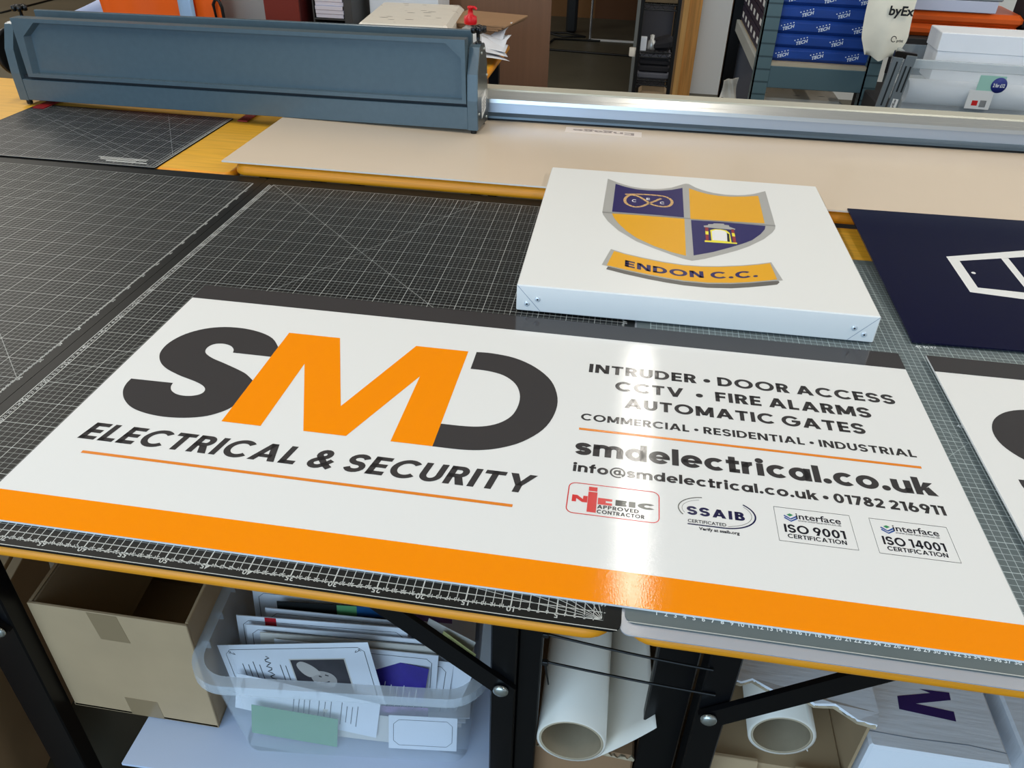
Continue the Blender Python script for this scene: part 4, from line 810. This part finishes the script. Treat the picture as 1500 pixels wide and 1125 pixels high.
def jag(mb, pts, h0, h1, th, step=.45):
    """torn card edge: a thin ribbon along pts (x, y, z) with ragged upper rim"""
    P = []
    for a, b in zip(pts, pts[1:]):
        a, b = Vector(a), Vector(b); n = max(1, int((b-a).length/step)); P += [a+(b-a)*k/n for k in range(n)]
    P.append(Vector(pts[-1])); top = [p+Vector((random.uniform(-.1, .1), random.uniform(-.15, .1), random.uniform(h0, h1))) for p in P]
    n = len(P); vs = [(p.x, p.y, p.z) for p in P]+[(p.x, p.y, p.z) for p in top]+[(p.x, p.y+th, p.z) for p in P]+[(p.x, p.y+th, p.z-.1) for p in top]
    fs = []
    for k in range(n-1): fs += [(k, k+1, n+k+1, n+k), (n+k, n+k+1, 3*n+k+1, 3*n+k), (2*n+k+1, 2*n+k, 3*n+k, 3*n+k+1)]
    mb.add(vs, fs)
mb = MB(); jag(mb, [(-8.4, -23.95, 40.4), (-4, -24, 40.0), (2, -23.95, 40.6), (6.6, -23.95, 40.2)], .2, 1.1, .4); mb.build('torn_edge', 'torn', cb)
r2 = roll('thinner white vinyl roll inside the torn white carton', (26.2, 9.2, -29.4), 4.4, 3.7, 50)
MB().grid(lambda a, b: (4.45*math.cos(.9-a*2.6)+max(0, a-.55)*9.5, .1+b*20, 4.45*math.sin(.9-a*2.6)+max(0, a-.55)*5), 14, 4).build('loose_end', 'vinyl', r2, solid=.06)
cb = thing('cardboard_carton', 'torn carton with white top flap and brown inside around the thinner roll', 'box', (26.2, 8, FZ))
mb = MB(); mb.box(-9.7, -9.3, 0, 52, 0, 54, .1); mb.box(9.2, 9.6, 0, 52, 0, 55.4, .1); mb.box(-9.3, 9.2, 0, 52, 0, 41.2, .2); mb.box(-9.3, 9.2, 51.5, 52, 41, 55); mb.build('carton_body', 'kraft', cb)
tp = [(-9.6, 2.4), (-7, 1.8), (-5.5, 2.6), (-3, 1.2), (0, 1.6), (2, .2), (4.5, .5), (7, -1.2), (9.2, -1.6), (9.8, .2), (9.8, 52), (-9.8, 52)]
MB().prism(tp, 55.4, 55.9, lambda x, y, z: (x, y, z+.12*math.sin(x*1.7))).build('top_flap', 'white_box', cb)
mb = MB(); jag(mb, [(p[0], p[1]-.05, 55.0) for p in tp[:9]], .35, .75, .5, .35); mb.build('torn_edge', 'torn', cb)
MB().box(-8.6, -2.4, -.6, 0, 37, 42.5, .1, lambda x, y, z: (x, y-(42.5-z)*.35, z)).build('front_flap', 'kraft', cb)
MB().box(2.6, 9.2, -.6, 0, 36, 42.2, .1, lambda x, y, z: (x, y-(42.2-z)*.35, z)).build('front_flap', 'kraft', cb)
mb = MB(); jag(mb, [(-9.9, -.8, 40.5), (-9.6, -.3, 45), (-9.5, .1, 50), (-9.4, .4, 54)], .1, .6, 1.0, .5); mb.build('torn_edge', 'torn', cb)
cb = thing('white_carton', 'long white carton with large dark purple letter on its top', 'box', (45.6, 8, FZ))
MB().box(-8.8, 8.8, 0, 80, 0, 49, .35).build('carton_body', 'white_box', cb)
m_ = [(42.12, 16.32), (46.78, 17.57), (45.45, 18.00), (49.45, 18.08), (49.32, 16.89), (44.36, 15.51), (49.18, 15.08), (49.05, 13.59), (41.88, 14.25)]
MB().poly([(p[0]-45.6, p[1]-8) for p in m_], lambda u, v: (u, v, 49.03)).build('printed_letter', 'purple', cb)
mb = MB(); stroke(mb, [(-8.6, 2.3), (-3, 2.1), (4, 2.3), (8.6, 1.9)], .14, lambda u, v: (u, v, 49.02)); mb.build('crease', 'seam', cb)
cb = thing('white_carton', 'long white carton at the lower right corner, mostly cut off', 'box', (66, 8.5, FZ))
MB().box(-9.2, 9.2, 0, 80, 0, 48.5, .35).build('carton_body', 'white_box', cb)
# cable ties between the legs
def tie(label, a, b, sag, tail):
    t = thing('cable_tie', label, 'cable tie', a)
    pth = [(0, 0, 0)]+[((b[0]-a[0])*k/8, (b[1]-a[1])*k/8, (b[2]-a[2])*k/8-sag*math.sin(math.pi*k/8)) for k in range(1, 9)]
    MB().tube(pth, .17, 6).build('strap', 'wire', t)
    hd = MB().box(-.4, .35, -.4, .2, -.35, .3, .08).build('lock_head', 'wire', t)
    if tail: MB().tube([(0, -.1, -.1), (.25, -.15, -1.8), (.6, -.1, -4.2)], [.16, .15, .1], 6).build('tail', 'wire', t)
tie('upper black cable tie between the two table legs', (-6.1, 2.9, -7.3), (13.2, 2.0, -8.3), .25, False)
tie('lower black cable tie with loose tail between the two table legs', (-5.9, 2.9, -12.4), (14.2, 2.0, -12.8), .2, True)
# ------------------------------------------------------------------ things on and behind the back table
t = thing('wrapped_film_box', 'long white box in printed film wrap behind the machine', 'box', (-86.5, 262, 3.0), (0, 0, .09))
MB().box(-18.5, 15.5, -26, 22, 0, 12, 1.6).build('wrapped_body', 'film_box', t)
t = thing('spray_bottle', 'clear bottle with red pump cap behind the machine', 'bottle', (-60.5, 234, 5.4))
MB().lathe([(3.6, -2.4), (3.9, -1.8), (3.9, 8), (3.0, 10.2), (1.5, 11.2), (1.5, 12)], (0, 0, 0), 'z', 24).build('bottle_body', 'glass', t)
MB().lathe([(2.1, 11.6), (2.3, 12.2), (2.2, 14), (1.0, 14.6), (.8, 16.4), (1.1, 16.6), (1.1, 17.2), (.3, 17.4)], (0, 0, 0), 'z', 20).build('pump_cap', 'cap_red', t)
MB().tube([(0, 0, 16.8), (1.6, -.5, 17), (2.3, -.7, 16.4)], .45, 8).build('nozzle', 'cap_red', t)
for k in range(3):
    tag(MB().box(-14, 12, -13, 13, 0, .7, .15).build('cardboard_sheet', 'kraft_red', None, (-62.5+k*1.0, 270-k*.6, 11.2+k*.72), (0, 0, -.25+k*.03)), ('bottom', 'middle', 'top')[k]+' flattened cardboard piece of the pile behind the red capped bottle', 'cardboard', 'flattened cardboard pieces beside the red capped bottle')
tag(MB().box(-73, -56, 258, 274, 3, 11.1, .3).build('cardboard_box', 'kraft_red'), 'brown box under the flattened cardboard on the back table', 'box')
for k in range(5):
    tag(MB().grid(lambda a, b, k=k: ((a-.5)*14, (b-.5)*11, 1.2*math.sin(a*2.5+k)*(.4+b) - (max(0, .5-b)*6 if k > 2 else 0)), 8, 6).build('paper_sheet', 'paper', None, (-56.0-k*.5, 241+k*4.5, 4.8+k*1.6), (.12*k-.1, .18-.05*k, .5-.22*k), solid=.03), 'crumpled white paper sheet hanging over the corner of the back table', 'paper', 'loose papers at the back table corner')
t = thing('desk_organiser', 'charcoal paper tray holding stacks of white paper behind the machine', 'organiser', (-128.5, 290, 3.0))
mb = MB(); mb.box(-8, 8, -6, 22, 0, .6); mb.box(-8.6, -8, -6, 22, 0, 22); mb.box(5.2, 8.6, -7, 22, 0, 22, .2); mb.box(-8, 8, 21.5, 22, 0, 22); mb.box(-8, 8, -6, 22, 3.6, 4.2); mb.build('tray_frame', 'organiser', t)
for k in range(5): tag(MB().box(-7.2, 4.6+.3*(k % 2), -6.2-.3*(k % 3), 20, 0, 1.5, .1).build('paper_stack', 'ream', None, (-128.5, 290, 7.4+k*1.55), (0, 0, 0)), ('lowest', 'second', 'third', 'fourth', 'topmost')[k]+' stack of white paper in the charcoal tray', 'paper', 'paper stacks in the charcoal tray')
t = thing('maroon_box', 'dark red box standing behind the machine', 'box', (-148, 285, 3.0), (0, 0, -.08))
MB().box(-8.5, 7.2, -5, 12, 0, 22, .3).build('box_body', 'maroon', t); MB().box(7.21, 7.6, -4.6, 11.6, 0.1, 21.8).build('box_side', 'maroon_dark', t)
t = thing('printer_box', 'white box with papers behind the film wrapped box', 'box', (-103, 306, 3.0))
MB().box(-14, 16, -8, 14, 0, 17, .3).build('box_body', 'white_box', t)
t = thing('office_chair', 'grey shell chair carrying an orange vest behind the machine', 'chair', (-195, 330, FZ))
MB().grid(lambda a, b: ((a-.5)*46, 6-12*(abs(a-.5)*2)**2, 40+55*b), 14, 10).build('back_shell', 'chair_grey', t, solid=2.5)
MB().box(-24, 24, -42, 4, 40, 45, 2).build('seat', 'chair_grey', t)
for sx in (-1, 1):
    for yy in (-36, 0): MB().tube([(sx*20, yy, 40), (sx*23, yy*1.05, 0)], 1.3, 10).build('leg', 'steel_black', t)
t = thing('safety_vest', 'bright orange vest with pale reflective band hung over the chair', 'vest', (-223, 318, 9))
MB().grid(lambda a, b: (-33+50*a+(3-6*b)*(1 if a < .1 else 0), -3*math.sin(a*3)+1.2*math.sin(a*13), -30+58*b), 22, 8).build('vest_body', 'hivis', t, solid=2)
MB().grid(lambda a, b: (9.6+7.2*a, -3.6-3*math.sin((.86+.1*a)*3)+.6, -30+58*b), 3, 8).build('reflective_band', 'reflective', t, solid=.3)
MB().grid(lambda a, b: (17+12*a, -2.2, -30+58*b), 3, 8).build('vest_panel', 'hivis', t, solid=1.5)
MB().tube([(27.5, -4.6, -12), (27, -4.8, -4), (28.4, -5, -1.8), (30.2, -5, -2.2), (31, -4.8, -5), (31, -4.4, -12)], .75, 8).build('zip_edge', 'wire', t)
tag(MB().grid(lambda a, b: (a*24, 3*math.sin(a*3), -16+b*(12+10*a)), 8, 5).build('pale_blue_cloth', 'fabric_blue', None, (-275, 318, 0), (0, 0, 0), solid=1.5), 'pale blue cloth corner left of the orange vest', 'cloth')
tag(MB().tube([(-800, 640, 0), (-700, 665, 0), (-605, 679, 0), (-606, 720, 0), (-607, 762, 0), (-590, 820, 0)], .8, 6).build('floor_cable', 'cable', None, (0, 0, FZ+.8)), 'black cable running across the concrete floor at far left', 'cable')
# brown board, doorway and what stands there
t = thing('brown_board', 'tall brown wood board standing behind the back table', 'board', (-66, 331, FZ)); MB().box(-24.5, 23.5, -1, 1, 0, 190).build('board', 'mdf', t)
tag(MB().tube([(0, 0, 0), (0, 0, 160)], 1.1, 12).build('chrome_pole', 'chrome', None, (-44.7, 712, FZ)), 'thin chrome pole standing in the dark doorway', 'pole')
tag(MB().box(-15, 30, -1, 1, 0, 1.5).build('floor_strip', 'label', None, (-31, 715, FZ)), 'metal strip, its shine painted white, on the floor in front of the chrome pole', 'strip')  # plain white material takes the place of the metal's shine
tag(MB().tube([(-20, 20, 0), (-62, 18, 0), (-68, -28, 0), (20, -36, 0)], .9, 6).build('floor_cable', 'cable', None, (-15, 690, FZ+.9)), 'black cable lying in a loop on the doorway floor', 'cable')
tag(MB().tube([(-80, 40, 0), (-60, 20, 0), (-40, 26, 0), (-58, 40, 0), (-90, 34, 0)], .9, 6).build('floor_cable', 'cable', None, (-10, 700, FZ+.9)), 'tangled black cable at the foot of the brown board', 'cable')
tag(MB().box(-4, 6, -2, 10, 0, 200, 2).build('dark_post', 'wire', None, (-66, 745, FZ)), 'black upright beside the brown board in the doorway', 'post')
t = thing('wire_rack', 'black wire shelving rack seen through the gap beside the timber posts', 'rack', (8, 492, FZ))
for (x, y) in ((-9.2, -12), (-9.2, 14), (13, -12), (13, 14)): MB().tube([(x, y, 0), (x, y, 170)], 1.3, 10).build('upright', 'wire', t)
for z in (22, 39, 66.5):
    mb = MB()
    for y in (-12, 14): mb.tube([(-9.2, y, z), (13, y, z)], .45, 6); mb.tube([(-9.2, y, z-3), (13, y, z-3)], .45, 6); mb.tube([(-9.2+22.2*k/8, y, z-3*(k % 2)) for k in range(9)], .3, 5)
    for k in range(9): mb.tube([(-9.2+k*2.7, -12, z), (-9.2+k*2.7, 14, z)], .25, 5)
    mb.build('wire_shelf', 'wire', t)
for k, (m, dz, hh) in enumerate((('rack_grey', 0, 4), ('rack_cloth', 4.2, 4), ('rack_cloth', 8.4, 3.6), ('rack_grey', 12.2, 2.5))):
    tag(MB().box(-8, 12, -11, 12, 0, hh, 1).build('folded_cloth', m, None, (8, 492, FZ+22.6+dz)), ('lowest grey', 'second, dark', 'third, dark', 'top, pale grey')[k]+' folded cloth on the wire rack', 'cloth', 'folded cloths on the wire rack')
tag(MB().lathe([(2.6, 0), (3, 1), (2.4, 5), (1.2, 6), (1.4, 8.5), (.2, 9)], (0, 0, 0), 'z', 14).build('small_trophy', 'alu', None, (7, 484, FZ+40)), 'shiny silver object on the wire rack', 'ornament')
tag(MB().box(-2, 2, -2, 2, 0, 8, .3).build('white_carton', 'white_box', None, (1.8, 482, FZ+39.6)), 'small white carton on the wire rack', 'carton')
tag(MB().lathe([(2.2, 0), (2.2, 5), (.2, 5.2)], (0, 0, 0), 'z', 12).build('masking_roll', 'film_box', None, (-4.4, 481, FZ+36)), 'pale round roll at the left post of the wire rack', 'roll')
tag(MB().box(-7, 8, -8, 8, 0, 9, 3, lambda x, y, z: (x, y, z*(.55+.5*(x+7)/15))).build('dark_bag', 'rack_cloth', None, (13, 489, FZ+39.5)), 'dark cloth bag slumped on the wire rack', 'bag')
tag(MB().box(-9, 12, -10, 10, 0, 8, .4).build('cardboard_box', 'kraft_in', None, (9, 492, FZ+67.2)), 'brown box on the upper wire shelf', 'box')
tag(MB().box(-7, 12, -10, 10, 0, 13, 2).build('pale_sack', 'kraft', None, (9, 490, FZ+2)), 'crumpled pale sack at the foot of the wire rack', 'sack')
# the stock shelving unit
t = thing('shelving_unit', 'grey green steel shelving unit with slotted posts at the back', 'shelves', (70, 340, FZ))
ox, oy = 70, 340
def upright(x, y, m='shelf_teal', w_=6.2):
    mb = MB().box(x-ox, x+w_-ox, y-oy, y+.6-oy, 0, 150); mb.box(x-ox, x+.6-ox, y-oy, y+5-oy, 0, 150); mb.build('post', 'post_slots' if m == 'shelf_teal' else m, t)
upright(47.2, 300); upright(91.5, 300, w_=5.4); upright(44.5, 398, 'steel_black'); upright(91.5, 398, 'steel_black')
MB().box(53.4-ox, 91.5-ox, -40, -38.6, 63.2, 71.9, .2).build('front_beam', 'shelf_teal', t)
MB().box(47.4-ox, 49.0-ox, -39.8, 62, 68, 73.5, .2).build('side_beam', 'shelf_side', t)
MB().box(49-ox, 96-ox, -39.6, 62, 71.9, 73.3, 0).build('shelf_board', 'shelf_board', t)
MB().box(49-ox, 96-ox, -39.6, 62, 26, 27.5, 0).build('shelf_board', 'shelf_board', t)
MB().box(48-ox, 97-ox, 62, 63, 0, 150, 0).build('back_sheet', 'rack_grey', t)
for i in range(6):          # small dark boxes with pale end labels, facing the aisle
    for j in range(4):
        b = thing('stock_box', 'small dark stock box with pale label on the shelf side', 'box', (49.4, 325+i*13.2, -2.4+j*7.4), (0, 0, 0), 'small labelled stock boxes')
        MB().box(0, 8, -6.4, 6.8, 0, 7.0, .2).build('box_body', 'mini_box', b); MB().box(-.05, 0, -3.2, 2.6, 2.2, 4.6).build('box_label', 'label', b)
for k in range(8):          # flat packs in blue film
    z = -2.6+k*5.3
    b = thing('film_pack', ('lowest', 'second', 'third', 'fourth', 'fifth', 'sixth', 'seventh', 'topmost')[k]+' blue film wrapped pack of the shelf stack, counted from the bottom', 'pack', (73, 320, z), (0, 0, 0), 'blue packs stacked on the shelf')
    MB().box(-20.5, 20.5, -17, -3, 0, 5.2, 1.2).build('pack_body', 'pack_blue', b)
    for q in range(3):
        mb = MB(); u = -18.5+q*14.0+(k % 2)*6.5
        fn = lambda a, c: (a, -17.06, c)
        sl = .3; text(mb, 'TECH', lambda a, c, u=u: (a, -17.06, c+sl*(a-u)), u+1, .7, 1.35, 4.4, .03)
        for d in range(5): x_ = u+.2+d*1.15; mb.poly([(x_, 2.6+sl*(x_-u)), (x_+.45, 2.65+sl*(x_-u)), (x_+.45, 3.05+sl*(x_-u)), (x_, 3.0+sl*(x_-u))], fn)
        mb.build('pack_print', 'pack_ink', b)
tag(MB().box(-17, 17, -14, 24, 0, 29.5, 1.2).build('wrapped_film_box', 'film_box2', None, (71, 322, FZ+27.6)), 'printed film wrapped box under the blue packs', 'box')
tag(MB().box(-10, 8, -5, 5, 0, 14, .5).build('dark_carton', 'mini_box', None, (84, 392, FZ+27.8)), 'black carton at the rear of the lower shelf', 'box')
tag(MB().grid(lambda a, b: (-4+8*a+1.0*math.sin(b*8+a*4)-1.5*b, 1.0*math.sin(a*9+b*5)+.8*math.sin(b*17), 34*b+1.2*a*b), 16, 20, False).build('film_scrap', 'film_box', None, (43, 328, FZ+25), solid=.3), 'crumpled piece of printed film beside the left shelf post', 'film')
tag(MB().box(-6, 6, -4, 4, 0, 50, 2).build('dark_bag', 'rack_cloth', None, (38.5, 330, FZ)), 'black bag at the foot of the shelving unit', 'bag')
# folded steel bracket on the right post
t = thing('steel_bracket', 'pair of slotted grey steel uprights leaning at the right shelf post', 'bracket', (90.5, 262, -7), (0, .09, 0))
for q, (a, b) in enumerate(((-2.2, 1.2), (2.0, 5.6))):
    p = MB().box(a, b, 0, 1.2, -14, 16.0+q*1.2, .15).build('bracket_arm', 'bracket', t)
    mb = MB()
    for c in ((a+1.4, -1, 14.6),) if q == 0 else ((a+.8, 4.5, 13.6), (a+2.4, 4.5, 13.6)): mb.box(c[0], c[0]+.6, -.06, 0, c[1], c[2])
    mb.build('slot', 'slot', p)
MB().box(-2.2, 5.6, .2, 2.4, 15.8, 18, .2).build('bracket_cap', 'knob', t)
lb = MB().box(2.9, 4.9, -.08, 0, -5.5, 2).build('bracket_label', 'label', t)
mb = MB(); text(mb, 'engage', lambda u, v: (3.6+v, -.1, -5.2+u), 0, -.1, .9, 7, .02); mb.build('label_lettering', 'ink', lb)
# tote bag hanging from the shelf corner
t = thing('tote_bag', 'cream cloth tote bag with black print hanging from the shelf', 'bag', (91, 289, 5))
def bagf(side):
    def fn(a, b):
        wd = 8.6*(1 if b > .24 else .6+.4*b/.24)+(b > .95)*0
        x = (a-.5)*2*wd + 1.2*(1-b); th = 3.4*math.sin(math.pi*min(max(a, .0), 1))*(.5+.5*math.sin(math.pi*min(1, b*1.2)))
        return (x+.25*math.sin(b*9), side*th+.4*math.sin(a*9+b*4), -2.6+34*b+(1.4*abs(a-.45)*4 if b < .05 else 0))
    return fn
mb = MB(); mb.grid(bagf(-1), 16, 18); mb.grid(lambda a, b: bagf(1)(1-a, b), 16, 18); mb.build('bag_body', 'tote', t)
for x in (-4, 4): MB().tube([(x, -1, 31), (x, -.5, 42), (x+(-1 if x > 0 else 1)*1.5, .5, 50), (x+(-1 if x > 0 else 1)*2, 1, 42)], .5, 6).build('handle', 'tote', t)
mb = MB(); fn = lambda u, v: (u, -4.3, v)
text(mb, 'byEx', fn, -.9, 14.4, 3.3, 9.0, .03); mb.build('bag_print', 'tote_ink', t); mb = MB(); stroke(mb, [(3.4+.9*math.cos(k*.55), 6.2+1.0*math.sin(k*.55)) for k in range(11)], .3, fn); mb.build('bag_print', 'tote_ink', t); mb = MB(); text(mb, 'print', fn, 4.6, 5.2, 1.0, 2.4, .03)
mb.build('bag_print', 'tote_ink', t)
# clear tub with rolled paper and white boxes
t = thing('plastic_tub', 'clear plastic tub with white boxes and rolled paper at the right', 'tub', (98.5, 268, -10.5), (0, 0, -.03))
mb = MB(); mb.box(0, 62, 0, .4, 0, 18); mb.box(0, .4, 0, 30, 0, 18); mb.box(0, 62, 30, 30.4, 0, 18); mb.box(0, 62, 0, 30, 0, .4); mb.build('tub_body', 'tub2', t)
mb = MB(); mb.box(-1.4, 63, -1.4, 0, 15.2, 18.4, .3); mb.box(-1.4, 0, 0, 30, 15.2, 18.4, .3); mb.build('tub_lip', 'tub2_lip', t)
tg = MB().box(22, 30.5, -1.8, -1.6, 2.6, 9.2, 0).build('price_tag', 'label', t)
MB().box(24, 33, -1.75, -1.62, 9, 14.5).build('tag_panel', 'tag_green', t)
MB().lathe([(2.7, -1.85), (2.7, -1.9), (.01, -1.92)], (31.2, 0, 11.4), 'y', 24).build('tag_disc', 'tag_blue', t)
mb = MB(); mb.box(24, 26, -1.86, -1.81, 3.8, 5.6); mb.build('tag_mark', 'badge_red', tg)
mb = MB()
for k in range(8): mb.box(26.8+k*.28, 26.95+k*.28, -1.86, -1.81, 3.4, 5.8)
mb.build('tag_bars', 'ink', tg)
mb = MB(); text(mb, '2 for \u00a312', lambda u, v: (u, -1.96, v), 31.2, 10.7, 1.3, 4.0, .04, align='c'); mb.build('tag_lettering', 'label', t)
for k, (dx, z, r) in enumerate(((1.5, 5.2, 4.4), (18, 4.6, 3.6), (40, 4.2, 3.4))):
    tag(MB().lathe([(r-.5, 0), (r, 0), (r, 44-dx*.4 if k < 2 else 20), (r-.5, 44 if k < 2 else 20), (r-.5, 0)], (0, 0, 0), 'x', 28).build('paper_roll', 'paper', None, (99.5+dx, 275+k*6.5, -10.1+z), (0, 0, -.03)), ('rolled white paper at the front of the clear tub', 'rolled white paper second from the front in the clear tub', 'short rolled white paper at the back of the clear tub')[k], 'paper roll', 'paper rolls in the clear tub')
t = thing('white_carton', 'long white lidded box standing up out of the clear tub', 'box', (126, 286.5, -2.5), (0, 0, -.03))
MB().box(-15.5, 26, -6, 9.5, 0, 14, .25).build('box_body', 'white_box', t); MB().box(-15.9, 26.4, -6.4, 9.9, 11, 17.6, .25).build('box_lid', 'white_box', t)
tag(MB().box(-4, 68, -8, 50, 0, 64.9, .5).build('dark_bench', 'bench', None, (97, 266, FZ)), 'dark bench carrying the clear tub', 'bench')
for k in range(2):
    t_ = MB().box(-24, 24, -14, 16, 0, 4.8, 1.6).build('orange_pack', 'orange_film', None, (134, 345, 5.2+k*5.0), (0, 0, -.03))
    tag(t_, ('lower', 'upper')[k]+' orange film pack behind the tub and the cream bag', 'pack', 'orange packs on the right shelf')
tag(MB().box(-22, 14.5, -12, 14, 0, 4.4, .2).build('paper_ream', 'ream', None, (131, 343, 15.4), (0, 0, -.02)), 'white paper stack on the orange packs', 'paper')
tag(MB().box(-20, 16, -12, 14, 0, 9, .4).build('grey_carton', 'grey_box', None, (131, 343, 19.9), (0, 0, -.02)), 'grey box on the white paper stack at the top right', 'box')
t = thing('shelving_unit', 'dark shelf behind the clear tub carrying the orange packs', 'shelves', (135, 345, FZ))
MB().box(-28, 40, -18, 22, 78, 81, .3).build('shelf_board', 'bench', t)
for x in (-27, 36):
    for y in (-16, 18): MB().box(x, x+3, y, y+3, 0, 78).build('post', 'shelf_teal', t)
MB().box(-28, 40, -17, -16, 66, 78, 0).build('front_rail', 'rack_cloth', t)
tag(MB().box(-6, 14, -10, 14, 0, 26, 5).build('dark_jacket', 'rack_cloth', None, (165, 340, 5.1)), 'dark folded cloth at the top right corner', 'cloth')
